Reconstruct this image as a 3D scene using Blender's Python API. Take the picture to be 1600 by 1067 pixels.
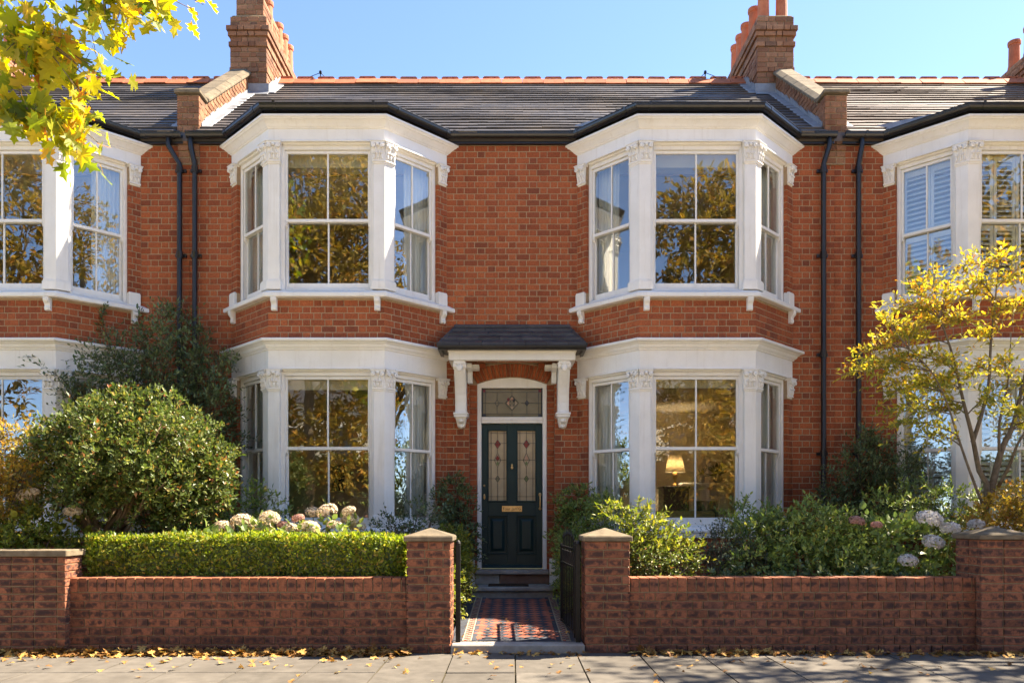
import bpy, bmesh, math, random
import numpy as np
from mathutils import Vector, Matrix

random.seed(11)
RG = np.random.default_rng(11)
SC = bpy.context.scene
for o in list(bpy.data.objects):
    bpy.data.objects.remove(o)
COL = SC.collection

# ------------------------------------------------------------------ camera
EYE_Y, EYE_Z, FPX = -11.0, 1.33, 1210.0      # eye position and focal length for a 1600 px wide frame
cd = bpy.data.cameras.new('camera')
cam = bpy.data.objects.new('camera', cd)
COL.objects.link(cam)
cam.location = (0, EYE_Y, EYE_Z)
cam.rotation_euler = (math.radians(90), 0, 0)
cd.sensor_width = 36
cd.lens = FPX / 1600 * 36
cd.shift_y = (805 - 533.5) / 1600
cd.clip_start = 0.05
cd.clip_end = 900
SC.camera = cam

# ------------------------------------------------------------------ sky, sun, exposure
SUN = Vector((0.62, 0.22, 0.75)).normalized()
elev = math.asin(SUN.z)
azim = math.atan2(SUN.x, SUN.y)
W = bpy.data.worlds.new("World")
SC.world = W
W.use_nodes = True
wn = W.node_tree
for n in list(wn.nodes):
    wn.nodes.remove(n)
sky = wn.nodes.new('ShaderNodeTexSky')
sky.sky_type = 'NISHITA'
sky.sun_disc = False
sky.sun_elevation = elev
sky.sun_rotation = azim
sky.altitude = 50
sky.air_density = 0.55
sky.dust_density = 0.1
sky.ozone_density = 1.6
bg = wn.nodes.new('ShaderNodeBackground')
bg.inputs['Strength'].default_value = 0.108
wo = wn.nodes.new('ShaderNodeOutputWorld')
wn.links.new(sky.outputs[0], bg.inputs[0])
wn.links.new(bg.outputs[0], wo.inputs[0])
sl = bpy.data.lights.new('sun', 'SUN')
sl.energy = 5.0
sl.angle = math.radians(0.6)
sl.color = (1.0, 0.87, 0.68)
so = bpy.data.objects.new('sun', sl)
COL.objects.link(so)
so.rotation_euler = SUN.to_track_quat('Z', 'Y').to_euler()
SC.view_settings.view_transform = 'Standard'
SC.view_settings.look = 'None'
SC.view_settings.gamma = 1
SC.view_settings.use_curve_mapping = False
SC.view_settings.exposure = 2.28
SC.cycles.max_bounces = 8
SC.cycles.diffuse_bounces = 4
SC.cycles.glossy_bounces = 4
SC.cycles.transparent_max_bounces = 12
SC.cycles.transmission_bounces = 4
SC.cycles.caustics_reflective = False
SC.cycles.caustics_refractive = False
SC.cycles.use_denoising = True

# ------------------------------------------------------------------ measuring helpers (photo measurement at a known depth -> metres)
def MX(u, Y): return (u - 800) * (Y - EYE_Y) / FPX
def MZ(v, Y): return EYE_Z + (805 - v) * (Y - EYE_Y) / FPX
def MP(u, v, Y): return Vector((MX(u, Y), Y, MZ(v, Y)))

# ------------------------------------------------------------------ object helpers
WL = {}
def link(o, parent=None, w=(0, 0, 0)):
    w = Vector(w)
    COL.objects.link(o)
    if parent is not None:
        o.parent = parent
        o.location = w - WL[parent]
    else:
        o.location = w
    WL[o] = w
    return o
def thing(name, label, cat, w=(0, 0, 0), group=None):
    o = bpy.data.objects.new(name, None)
    o.empty_display_size = 0.2
    link(o, None, w)
    return tag(o, label, cat, group)
def tag(o, label=None, cat=None, group=None, kind=None):
    if label: o['label'] = label
    if cat: o['category'] = cat
    if group: o['group'] = group
    if kind: o['kind'] = kind
    return o

class MB:
    def __init__(s):
        s.v, s.f, s.m = [], [], []
    def add(s, vs, fs, m=0):
        b = len(s.v)
        s.v += [tuple(p) for p in vs]
        s.f += [tuple(i + b for i in q) for q in fs]
        s.m += [m] * len(fs)
        return s
    def hexa(s, c, m=0):
        return s.add(c, [(0, 1, 2, 3), (7, 6, 5, 4), (0, 4, 5, 1), (1, 5, 6, 2), (2, 6, 7, 3), (3, 7, 4, 0)], m)
    def box(s, x0, x1, y0, y1, z0, z1, m=0):
        return s.hexa([(x0, y0, z0), (x1, y0, z0), (x1, y1, z0), (x0, y1, z0), (x0, y0, z1), (x1, y0, z1), (x1, y1, z1), (x0, y1, z1)], m)
    def fbox(s, F, s0, s1, o0, o1, z0, z1, m=0):
        P = F.P
        return s.hexa([P(s0, o0, z0), P(s1, o0, z0), P(s1, o1, z0), P(s0, o1, z0), P(s0, o0, z1), P(s1, o0, z1), P(s1, o1, z1), P(s0, o1, z1)], m)
    def fhex(s, F, b, t, z0, z1, m=0):     # b, t = (s0,s1,o0,o1) at bottom and top
        P = F.P
        return s.hexa([P(b[0], b[2], z0), P(b[1], b[2], z0), P(b[1], b[3], z0), P(b[0], b[3], z0), P(t[0], t[2], z1), P(t[1], t[2], z1), P(t[1], t[3], z1), P(t[0], t[3], z1)], m)
    def fprism(s, F, s0, s1, prof, m=0):   # prof: [(o,z)]
        n = len(prof)
        vs = [F.P(s0, o, z) for o, z in prof] + [F.P(s1, o, z) for o, z in prof]
        fs = [tuple(range(n)), tuple(range(2 * n - 1, n - 1, -1))]
        fs += [(i, (i + 1) % n, n + (i + 1) % n, n + i) for i in range(n)]
        return s.add(vs, fs, m)
    def fplate(s, F, poly, o0, o1, m=0):   # poly: [(s,z)] thickness o0..o1
        n = len(poly)
        vs = [F.P(a, o0, z) for a, z in poly] + [F.P(a, o1, z) for a, z in poly]
        fs = [tuple(range(n)), tuple(range(2 * n - 1, n - 1, -1))]
        fs += [(i, (i + 1) % n, n + (i + 1) % n, n + i) for i in range(n)]
        return s.add(vs, fs, m)
    def fell(s, F, a, o, z, rs, ro, rz, nu=8, nv=5, m=0):
        vs = [F.P(a, o, z + rz)]
        for j in range(1, nv):
            th = math.pi * j / nv
            for i in range(nu):
                ph = 2 * math.pi * i / nu
                vs.append(F.P(a + rs * math.sin(th) * math.cos(ph), o + ro * math.sin(th) * math.sin(ph), z + rz * math.cos(th)))
        vs.append(F.P(a, o, z - rz))
        fs = [(0, 1 + i, 1 + (i + 1) % nu) for i in range(nu)]
        for j in range(nv - 2):
            for i in range(nu):
                a0, a1 = 1 + j * nu + i, 1 + j * nu + (i + 1) % nu
                fs.append((a0, a0 + nu, a1 + nu, a1))
        e = len(vs) - 1
        b = 1 + (nv - 2) * nu
        fs += [(e, b + (i + 1) % nu, b + i) for i in range(nu)]
        return s.add(vs, fs, m)
    def sweep(s, pts, mit, prof, m=0):     # pts [(x,y)], mit mitre vectors, prof closed [(o,z)]
        n = len(prof)
        vs = []
        for (px, py), (mx, my) in zip(pts, mit):
            vs += [(px + mx * o, py + my * o, z) for o, z in prof]
        fs = []
        for i in range(len(pts) - 1):
            for j in range(n):
                k = (j + 1) % n
                fs.append((i * n + j, i * n + k, (i + 1) * n + k, (i + 1) * n + j))
        fs.append(tuple(range(n)))
        e = (len(pts) - 1) * n
        fs.append(tuple(range(e + n - 1, e - 1, -1)))
        return s.add(vs, fs, m)
    def tube(s, path, r, n=8, m=0, cap=True):
        path = [Vector(p) for p in path]
        rs = r if isinstance(r, (list, tuple)) else [r] * len(path)
        vs, fs = [], []
        ref = None
        for i, p in enumerate(path):
            d = (path[min(i + 1, len(path) - 1)] - path[max(i - 1, 0)]).normalized()
            if ref is None:
                ref = d.orthogonal().normalized()
            ref = (ref - d * ref.dot(d))
            ref = ref.normalized() if ref.length > 1e-6 else d.orthogonal().normalized()
            b = d.cross(ref)
            for k in range(n):
                a = 2 * math.pi * k / n
                vs.append(p + (ref * math.cos(a) + b * math.sin(a)) * rs[i])
        for i in range(len(path) - 1):
            for k in range(n):
                fs.append((i * n + k, i * n + (k + 1) % n, (i + 1) * n + (k + 1) % n, (i + 1) * n + k))
        if cap:
            fs.append(tuple(range(n - 1, -1, -1)))
            e = (len(path) - 1) * n
            fs.append(tuple(range(e, e + n)))
        return s.add(vs, fs, m)
    def lathe(s, prof, c=(0, 0, 0), n=16, m=0):  # prof [(r,z)]
        vs, fs = [], []
        for r, z in prof:
            for k in range(n):
                a = 2 * math.pi * k / n
                vs.append((c[0] + r * math.cos(a), c[1] + r * math.sin(a), c[2] + z))
        for i in range(len(prof) - 1):
            for k in range(n):
                fs.append((i * n + k, i * n + (k + 1) % n, (i + 1) * n + (k + 1) % n, (i + 1) * n + k))
        fs.append(tuple(range(n - 1, -1, -1)))
        e = (len(prof) - 1) * n
        fs.append(tuple(range(e, e + n)))
        return s.add(vs, fs, m)
    def mesh(s, name, mats, smooth=False, fix=True):
        me = bpy.data.meshes.new(name)
        me.from_pydata(s.v, [], s.f)
        for mt in (mats if isinstance(mats, (list, tuple)) else [mats]):
            me.materials.append(mt)
        if any(s.m):
            me.polygons.foreach_set('material_index', s.m)
        if fix:
            b = bmesh.new()
            b.from_mesh(me)
            bmesh.ops.recalc_face_normals(b, faces=b.faces)
            b.to_mesh(me)
            b.free()
        if smooth:
            me.polygons.foreach_set('use_smooth', [True] * len(me.polygons))
        me.update()
        return me
    def build(s, name, mats, parent=None, bevel=0, smooth=False, w=(0, 0, 0)):
        o = bpy.data.objects.new(name, s.mesh(name, mats, smooth))
        link(o, parent, w)
        if bevel:
            bm_ = o.modifiers.new('bevel', 'BEVEL')
            bm_.width = bevel
            bm_.segments = 1
            bm_.limit_method = 'ANGLE'
            bm_.angle_limit = math.radians(40)
        return o

class Facet:
    def __init__(s, p0, p1):
        s.p = Vector(p0)
        d = Vector(p1) - s.p
        s.len = d.length
        s.t = d / s.len
        s.n = Vector((s.t.y, -s.t.x))
        s.rz = math.atan2(s.t.y, s.t.x)
    def P(s, a, o, z):
        return (s.p.x + s.t.x * a + s.n.x * o, s.p.y + s.t.y * a + s.n.y * o, z)
WALL = Facet((0, 0), (1, 0))

def mitres(pts, start=None, end=None):
    fs = [Facet(a, b) for a, b in zip(pts[:-1], pts[1:])]
    out = [start or tuple(fs[0].n)]
    for a, b in zip(fs[:-1], fs[1:]):
        k = 1 + a.n.dot(b.n)
        out.append(((a.n.x + b.n.x) / k, (a.n.y + b.n.y) / k))
    out.append(end or tuple(fs[-1].n))
    return out

def fast_mesh(name, V, F, mat, smooth=False):
    """V (n,3) float, F (m,k) int arrays"""
    me = bpy.data.meshes.new(name)
    V = np.ascontiguousarray(V, dtype=np.float32)
    F = np.ascontiguousarray(F, dtype=np.int32)
    me.vertices.add(len(V))
    me.vertices.foreach_set('co', V.ravel())
    k = F.shape[1]
    me.loops.add(F.size)
    me.loops.foreach_set('vertex_index', F.ravel())
    me.polygons.add(len(F))
    me.polygons.foreach_set('loop_start', np.arange(0, F.size, k, dtype=np.int32))
    me.polygons.foreach_set('loop_total', np.full(len(F), k, dtype=np.int32))
    for mt in (mat if isinstance(mat, (list, tuple)) else [mat]):
        me.materials.append(mt)
    me.polygons.foreach_set('use_smooth', np.full(len(F), bool(smooth)))
    me.update(calc_edges=True)
    me.validate()
    return me

# ------------------------------------------------------------------ materials
def N(nt, typ, ins=None, **at):
    n = nt.nodes.new('ShaderNode' + typ)
    for k, v in at.items():
        setattr(n, k, v)
    for k, v in (ins or {}).items():
        s = n.inputs[k]
        if isinstance(v, bpy.types.NodeSocket):
            nt.links.new(v, s)
        else:
            s.default_value = v
    return n
def newmat(name):
    m = bpy.data.materials.new(name)
    m.use_nodes = True
    nt = m.node_tree
    for n in list(nt.nodes):
        nt.nodes.remove(n)
    return m, nt
def finish(nt, sock):
    o = nt.nodes.new('ShaderNodeOutputMaterial')
    nt.links.new(sock, o.inputs[0])
def ramp(nt, fac, stops, interp='LINEAR'):
    r = nt.nodes.new('ShaderNodeValToRGB')
    r.color_ramp.interpolation = interp
    e = r.color_ramp.elements
    while len(e) < len(stops):
        e.new(0.5)
    for el, (p, c) in zip(e, stops):
        el.position = p
        el.color = (*c, 1) if len(c) == 3 else c
    nt.links.new(fac, r.inputs[0])
    return r.outputs[0]
def mixc(nt, a, b, fac, mode='MIX'):
    n = nt.nodes.new('ShaderNodeMix')
    n.data_type = 'RGBA'
    n.blend_type = mode
    for s, v in ((n.inputs[0], fac), (n.inputs[6], a), (n.inputs[7], b)):
        if isinstance(v, bpy.types.NodeSocket):
            nt.links.new(v, s)
        else:
            s.default_value = v if not isinstance(v, tuple) or len(v) == 4 else (*v, 1)
    return n.outputs[2]
def mth(nt, op, a, b=0.0):
    n = nt.nodes.new('ShaderNodeMath')
    n.operation = op
    for s, v in ((n.inputs[0], a), (n.inputs[1], b)):
        if isinstance(v, bpy.types.NodeSocket):
            nt.links.new(v, s)
        else:
            s.default_value = v
    return n.outputs[0]
def rnd_sock(nt):
    oi = N(nt, 'ObjectInfo')
    g = N(nt, 'NewGeometry')
    return mth(nt, 'FRACT', mth(nt, 'ADD', oi.outputs['Random'], g.outputs['Random Per Island']))
def pos_noise(nt, scale, detail=3, rough=0.55, stretch=None):
    g = N(nt, 'NewGeometry')
    v = g.outputs['Position']
    if stretch:
        mp = N(nt, 'Mapping', {'Vector': v, 'Scale': stretch})
        v = mp.outputs[0]
    return N(nt, 'TexNoise', {'Vector': v, 'Scale': scale, 'Detail': detail, 'Roughness': rough}).outputs[0]
def bumpn(nt, h, strength=0.3, dist=0.01):
    return N(nt, 'Bump', {'Height': h, 'Strength': strength, 'Distance': dist}).outputs[0]

def m_brick(name, stops, blotch=0.0, soot=None):
    m, nt = newmat(name)
    r = rnd_sock(nt)
    c = ramp(nt, r, stops)
    big = pos_noise(nt, 0.9, 4)
    c = mixc(nt, c, (0.72, 0.66, 0.62), ramp(nt, big, [(0.45, (0, 0, 0)), (0.75, (0.55, 0.55, 0.55))]), 'MULTIPLY')
    fine = pos_noise(nt, 45, 4, 0.7)
    c = mixc(nt, c, ramp(nt, fine, [(0.3, (0.55, 0.5, 0.5)), (0.6, (1.15, 1.1, 1.05))]), 0.8, 'MULTIPLY')
    streak = pos_noise(nt, 3.0, 4, 0.6, (2.2, 2.2, 0.25))
    c = mixc(nt, c, (0.55, 0.5, 0.47), ramp(nt, streak, [(0.55, (0, 0, 0)), (0.8, (0.6, 0.6, 0.6))]), 'MULTIPLY')
    patch = pos_noise(nt, 1.7, 6, 0.75, (1, 1, .55))
    c = mixc(nt, c, (1.18, 1.22, 1.25), ramp(nt, patch, [(0.52, (0, 0, 0)), (0.7, (0.7, 0.7, 0.7))]), 'MULTIPLY')
    c = mixc(nt, c, (0.62, 0.60, 0.60), ramp(nt, patch, [(0.30, (0.7, 0.7, 0.7)), (0.44, (0, 0, 0))]), 'MULTIPLY')
    if blotch:
        tc = N(nt, 'TexCoord').outputs['Object']
        sx = N(nt, 'SeparateXYZ', {0: tc})
        zz = mth(nt, 'ABSOLUTE', sx.outputs[2])
        w = N(nt, 'MapRange', {0: zz, 1: 0.010, 2: 0.040, 3: 1.0, 4: 0.0}, interpolation_type='SMOOTHSTEP').outputs[0]
        sp = pos_noise(nt, 17, 3, 0.6)
        w = mth(nt, 'MULTIPLY', w, ramp(nt, sp, [(0.42, (0, 0, 0)), (0.56, (1, 1, 1))]))
        c = mixc(nt, c, (0.035, 0.024, 0.024), mth(nt, 'MULTIPLY', w, blotch))
    b = N(nt, 'BsdfPrincipled', {'Base Color': c, 'Roughness': 0.85, 'Normal': bumpn(nt, fine, 0.5, 0.006)})
    b.inputs['Specular IOR Level'].default_value = 0.25
    finish(nt, b.outputs[0])
    return m

def m_noise(name, c0, c1, scale=8, rough=0.6, bump=0.15, bscale=40, spec=0.4, big=None, metal=0.0, rnd=0.0, streak=None):
    m, nt = newmat(name)
    nz = pos_noise(nt, scale, 4, 0.6)
    c = ramp(nt, nz, [(0.3, c0), (0.7, c1)])
    if big:
        c = mixc(nt, c, big, ramp(nt, pos_noise(nt, 1.3, 5, 0.65), [(0.48, (0, 0, 0)), (0.72, (0.8, 0.8, 0.8))]))
    if streak:
        sn = pos_noise(nt, 5.0, 5, 0.7, (3.0, 3.0, 0.22))
        c = mixc(nt, c, streak, ramp(nt, sn, [(0.54, (0, 0, 0)), (0.80, (0.5, 0.5, 0.5))]))
        sp = pos_noise(nt, 38, 3, 0.7)
        c = mixc(nt, c, streak, ramp(nt, sp, [(0.66, (0, 0, 0)), (0.74, (0.5, 0.5, 0.5))]))
    if rnd:
        r = rnd_sock(nt)
        k = N(nt, 'MapRange', {0: r, 3: 1 - rnd, 4: 1 + rnd}).outputs[0]
        hsv = N(nt, 'HueSaturation', {'Color': c, 'Value': k})
        c = hsv.outputs[0]
    b = N(nt, 'BsdfPrincipled', {'Base Color': c, 'Roughness': rough, 'Metallic': metal})
    b.inputs['Specular IOR Level'].default_value = spec
    if bump:
        nt.links.new(bumpn(nt, pos_noise(nt, bscale, 4, 0.65), bump, 0.006), b.inputs['Normal'])
    finish(nt, b.outputs[0])
    return m

def m_leaf(name, stops, trans=0.35, rough=0.45, spec=0.35, tint=1.5, vary=0.25):
    m, nt = newmat(name)
    r = rnd_sock(nt)
    c = ramp(nt, r, stops)
    big = pos_noise(nt, 2.2, 2)
    k = N(nt, 'MapRange', {0: big, 1: 0.3, 2: 0.7, 3: 1 - vary, 4: 1 + vary}).outputs[0]
    c = N(nt, 'HueSaturation', {'Color': c, 'Value': k}).outputs[0]
    b = N(nt, 'BsdfPrincipled', {'Base Color': c, 'Roughness': rough})
    b.inputs['Specular IOR Level'].default_value = spec
    tcol = N(nt, 'HueSaturation', {'Color': c, 'Value': tint, 'Saturation': 1.1}).outputs[0]
    t = N(nt, 'BsdfTranslucent', {'Color': tcol})
    x = N(nt, 'MixShader', {0: trans, 1: b.outputs[0], 2: t.outputs[0]})
    finish(nt, x.outputs[0])
    return m

def m_glass(name, base=0.12, tint=(0.93, 0.95, 0.93)):
    m, nt = newmat(name)
    wav = pos_noise(nt, 2.2, 1)
    nb = bumpn(nt, wav, 0.06, 0.02)
    ior = N(nt, 'MapRange', {0: N(nt, 'NewGeometry').outputs['Backfacing'], 3: 1.52, 4: 1 / 1.52}).outputs[0]
    fr = N(nt, 'Fresnel', {'IOR': ior})
    fac = mth(nt, 'MINIMUM', mth(nt, 'ADD', mth(nt, 'MULTIPLY', fr.outputs[0], 0.9), base), 1.0)
    tr = N(nt, 'BsdfTransparent', {'Color': (*tint, 1)})
    gl = N(nt, 'BsdfGlossy', {'Color': (1, 1, 1, 1), 'Roughness': 0.005, 'Normal': nb})
    x = N(nt, 'MixShader', {0: fac, 1: tr.outputs[0], 2: gl.outputs[0]})
    finish(nt, x.outputs[0])
    return m

def m_emit(name, col, st):
    m, nt = newmat(name)
    e = N(nt, 'Emission', {'Color': (*col, 1), 'Strength': st})
    finish(nt, e.outputs[0])
    return m

M = {}
M['brick'] = m_brick('red house brick', [(0, (0.25, 0.069, 0.029)), (0.3, (0.325, 0.090, 0.035)), (0.6, (0.385, 0.114, 0.043)), (0.88, (0.30, 0.083, 0.035)), (1, (0.205, 0.062, 0.031))])
M['gbrick'] = m_brick('brown garden brick', [(0, (0.20, 0.082, 0.046)), (0.35, (0.28, 0.112, 0.060)), (0.7, (0.35, 0.138, 0.072)), (1, (0.21, 0.092, 0.060))], blotch=0.85)
M['cbrick'] = m_brick('weathered chimney brick', [(0, (0.19, 0.090, 0.050)), (0.35, (0.27, 0.130, 0.068)), (0.7, (0.32, 0.170, 0.095)), (1, (0.15, 0.085, 0.055))])
M['mortar'] = m_noise('lime mortar', (0.30, 0.215, 0.132), (0.41, 0.30, 0.19), 20, 0.95, 0.3, 90, 0.1)
M['gmortar'] = m_noise('garden wall mortar', (0.22, 0.165, 0.10), (0.36, 0.28, 0.18), 25, 0.95, 0.3, 90, 0.1)
M['white'] = m_noise('white gloss paint', (0.76, 0.74, 0.70), (0.82, 0.80, 0.76), 4, 0.42, 0.06, 25, 0.4, big=(0.72, 0.69, 0.63), streak=(0.58, 0.53, 0.45))
M['stone'] = m_noise('weathered stone', (0.125, 0.098, 0.064), (0.22, 0.175, 0.118), 12, 0.9, 0.4, 60, 0.2, big=(0.09, 0.078, 0.058))
M['step'] = m_noise('worn york stone', (0.26, 0.24, 0.21), (0.40, 0.37, 0.33), 9, 0.85, 0.3, 50, 0.25, big=(0.20, 0.15, 0.12))
M['slate'] = m_noise('dark roof slate', (0.050, 0.047, 0.050), (0.095, 0.085, 0.083), 6, 0.5, 0.25, 50, 0.5, big=(0.13, 0.105, 0.08), rnd=0.15)
M['slate2'] = m_noise('brown clay plain tile', (0.075, 0.055, 0.043), (0.14, 0.10, 0.078), 6, 0.55, 0.25, 50, 0.5, big=(0.17, 0.13, 0.10), rnd=0.15)
M['cslate'] = m_noise('porch slate', (0.030, 0.030, 0.034), (0.065, 0.062, 0.064), 6, 0.55, 0.3, 50, 0.4, rnd=0.3)
M['terra'] = m_noise('terracotta', (0.36, 0.105, 0.048), (0.50, 0.17, 0.08), 9, 0.8, 0.3, 45, 0.25, big=(0.26, 0.11, 0.07), rnd=0.2)
M['lead'] = m_noise('lead sheet', (0.19, 0.20, 0.22), (0.30, 0.31, 0.33), 8, 0.6, 0.2, 30, 0.4)
M['black'] = m_noise('black gloss paint', (0.010, 0.010, 0.011), (0.020, 0.020, 0.022), 10, 0.28, 0.05, 30, 0.5)
M['iron'] = m_noise('black iron paint', (0.006, 0.006, 0.006), (0.014, 0.012, 0.011), 18, 0.5, 0.2, 60, 0.3)
M['door'] = m_noise('dark green door paint', (0.0110, 0.0290, 0.0285), (0.0140, 0.0350, 0.0345), 5, 0.35, 0.04, 20, 0.25)
M['brass'] = m_noise('aged brass', (0.55, 0.34, 0.13), (0.75, 0.52, 0.25), 15, 0.35, 0.1, 40, 0.5, metal=1.0)
M['engrave'] = m_noise('engraving', (0.09, 0.05, 0.02), (0.12, 0.07, 0.03), 15, 0.7, 0, 40, 0.2)
M['glass'] = m_glass('window glass', 0.085)
M['amber'] = m_noise('textured amber leaded glass', (0.36, 0.27, 0.155), (0.47, 0.36, 0.22), 5, 0.22, 0.25, 60, 0.5)
M['olive'] = m_noise('textured olive fanlight glass', (0.15, 0.125, 0.065), (0.21, 0.175, 0.095), 5, 0.2, 0.25, 60, 0.5)
M['redglass'] = m_noise('ruby glass', (0.16, 0.010, 0.012), (0.24, 0.018, 0.018), 9, 0.15, 0.1, 50, 0.5)
M['greenglass'] = m_noise('green glass', (0.12, 0.15, 0.06), (0.20, 0.23, 0.10), 9, 0.15, 0.1, 50, 0.5)
M['pinkglass'] = m_noise('pink glass', (0.42, 0.21, 0.12), (0.55, 0.33, 0.22), 9, 0.15, 0.1, 50, 0.5)
M['came'] = m_noise('lead came', (0.020, 0.020, 0.018), (0.035, 0.033, 0.03), 9, 0.5, 0, 50, 0.4)
M['plaster'] = m_noise('warm cream plaster', (0.66, 0.57, 0.44), (0.72, 0.63, 0.50), 3, 0.9, 0.05, 20, 0.1)
M['wood'] = m_noise('oak floor', (0.16, 0.085, 0.035), (0.24, 0.13, 0.06), 6, 0.5, 0.1, 30, 0.3)
M['darkwood'] = m_noise('dark walnut', (0.028, 0.016, 0.010), (0.05, 0.03, 0.018), 6, 0.4, 0.1, 30, 0.4)
M['curtain'] = m_leaf('cream linen', [(0, (0.80, 0.77, 0.70)), (1, (0.80, 0.77, 0.70))], 0.3, 0.9, 0.1, 1.0, 0.03)
M['blind'] = m_noise('roller blind cloth', (0.52, 0.44, 0.30), (0.57, 0.49, 0.34), 5, 0.9, 0.05, 80, 0.1)
M['shutter'] = m_noise('white shutter paint', (0.72, 0.71, 0.68), (0.78, 0.77, 0.74), 5, 0.5, 0.03, 30, 0.3)
M['sofa'] = m_noise('mustard cloth', (0.40, 0.27, 0.09), (0.50, 0.35, 0.13), 20, 0.9, 0.2, 90, 0.1)
M['soil'] = m_noise('garden soil', (0.020, 0.014, 0.009), (0.055, 0.038, 0.024), 14, 0.95, 0.8, 30, 0.1)
M['slab'] = m_noise('concrete paving', (0.086, 0.076, 0.064), (0.132, 0.117, 0.099), 7, 0.85, 0.3, 70, 0.25, big=(0.078, 0.068, 0.057), rnd=0.12)
M['joint'] = m_noise('mossy joint', (0.045, 0.038, 0.022), (0.085, 0.070, 0.040), 20, 0.95, 0.4, 60, 0.1)
M['road'] = m_noise('pale bounce light road surface', (0.40, 0.345, 0.265), (0.46, 0.40, 0.31), 60, 0.85, 0.4, 150, 0.3)  # pale warm colour set so the unseen ground bounces light onto the facade
M['ground'] = m_noise('ground', (0.06, 0.07, 0.035), (0.10, 0.10, 0.06), 3, 0.95, 0.2, 20, 0.1)
M['tred'] = m_noise('red floor tile', (0.27, 0.085, 0.052), (0.36, 0.125, 0.078), 10, 0.8, 0.15, 50, 0.25, rnd=0.22)
M['tblack'] = m_noise('blue black floor tile', (0.035, 0.038, 0.050), (0.07, 0.073, 0.088), 10, 0.8, 0.15, 50, 0.25, rnd=0.25)
M['tcream'] = m_noise('buff floor tile', (0.26, 0.215, 0.15), (0.38, 0.32, 0.23), 10, 0.8, 0.15, 50, 0.4, rnd=0.2)
M['brownstone'] = m_noise('worn brown stone', (0.15, 0.085, 0.06), (0.24, 0.145, 0.105), 9, 0.85, 0.3, 50, 0.2, big=(0.11, 0.075, 0.055))
M['mat'] = m_noise('coir mat', (0.035, 0.024, 0.016), (0.08, 0.05, 0.03), 60, 0.95, 1.0, 120, 0.1)
M['bark'] = m_noise('grey brown bark', (0.10, 0.075, 0.05), (0.20, 0.16, 0.115), 14, 0.9, 0.7, 40, 0.15)
M['bark2'] = m_noise('warm brown stem', (0.15, 0.095, 0.055), (0.26, 0.18, 0.11), 14, 0.85, 0.6, 40, 0.15)
M['twig'] = m_noise('dark twig', (0.05, 0.035, 0.02), (0.10, 0.07, 0.04), 14, 0.9, 0.3, 40, 0.15)
M['stucco'] = m_noise('cream stucco', (0.60, 0.54, 0.43), (0.68, 0.62, 0.50), 2, 0.9, 0.1, 20, 0.1)
M['dark'] = m_noise('dark window recess', (0.02, 0.022, 0.026), (0.03, 0.03, 0.034), 3, 0.2, 0, 20, 0.5)
M['lf_shrub'] = m_leaf('glossy shrub leaf', [(0, (0.055, 0.085, 0.018)), (0.4, (0.09, 0.13, 0.028)), (0.75, (0.15, 0.185, 0.042)), (0.93, (0.27, 0.25, 0.055)), (1, (0.34, 0.12, 0.05))], 0.3, 0.42, 0.4)
M['lf_dark'] = m_leaf('dark blue green leaf', [(0, (0.055, 0.088, 0.036)), (0.6, (0.10, 0.145, 0.058)), (1, (0.18, 0.20, 0.07))], 0.2, 0.4, 0.45)
M['lf_box'] = m_leaf('box hedge leaf', [(0, (0.10, 0.145, 0.018)), (0.5, (0.19, 0.25, 0.03)), (0.85, (0.33, 0.35, 0.045)), (1, (0.46, 0.32, 0.08))], 0.45, 0.4, 0.4, 1.7)
M['lf_green'] = m_leaf('mid green leaf', [(0, (0.11, 0.165, 0.04)), (0.5, (0.20, 0.265, 0.065)), (0.9, (0.32, 0.37, 0.08)), (1, (0.42, 0.34, 0.10))], 0.3, 0.42, 0.45)
M['lf_bright'] = m_leaf('bright green leaf', [(0, (0.10, 0.14, 0.02)), (0.6, (0.20, 0.23, 0.035)), (1, (0.36, 0.32, 0.05))], 0.4, 0.45, 0.35)
M['lf_gold'] = m_leaf('golden leaf', [(0, (0.20, 0.17, 0.035)), (0.4, (0.38, 0.28, 0.05)), (0.8, (0.50, 0.34, 0.07)), (1, (0.42, 0.19, 0.06))], 0.4, 0.5, 0.3, 1.3)
M['lf_autumn'] = m_leaf('autumn yellow leaf', [(0, (0.24, 0.25, 0.04)), (0.35, (0.42, 0.37, 0.055)), (0.7, (0.58, 0.45, 0.075)), (0.92, (0.64, 0.36, 0.06)), (1, (0.50, 0.20, 0.05))], 0.5, 0.5, 0.3, 1.3)
M['lf_turning'] = m_leaf('turning green yellow leaf', [(0, (0.19, 0.21, 0.035)), (0.5, (0.33, 0.32, 0.05)), (0.85, (0.50, 0.41, 0.06)), (1, (0.60, 0.42, 0.07))], 0.45, 0.5, 0.3, 1.3)
M['lf_maple'] = m_leaf('turning maple leaf', [(0, (0.14, 0.20, 0.025)), (0.4, (0.30, 0.33, 0.03)), (0.75, (0.52, 0.45, 0.04)), (0.94, (0.62, 0.43, 0.05)), (1, (0.55, 0.22, 0.05))], 0.55, 0.5, 0.3, 1.35)
M['lf_street'] = m_leaf('street tree leaf', [(0, (0.10, 0.095, 0.02)), (0.45, (0.24, 0.17, 0.03)), (0.8, (0.38, 0.25, 0.04)), (1, (0.42, 0.20, 0.04))], 0.35, 0.6, 0.2)
M['lf_grey'] = m_leaf('grey green leaf', [(0, (0.07, 0.09, 0.06)), (1, (0.14, 0.17, 0.12))], 0.25, 0.6, 0.2)
M['lf_fallen'] = m_leaf('dry fallen leaf', [(0, (0.16, 0.075, 0.025)), (0.4, (0.34, 0.17, 0.05)), (0.75, (0.50, 0.29, 0.08)), (1, (0.55, 0.38, 0.12))], 0.15, 0.7, 0.2, 1.1)
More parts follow.
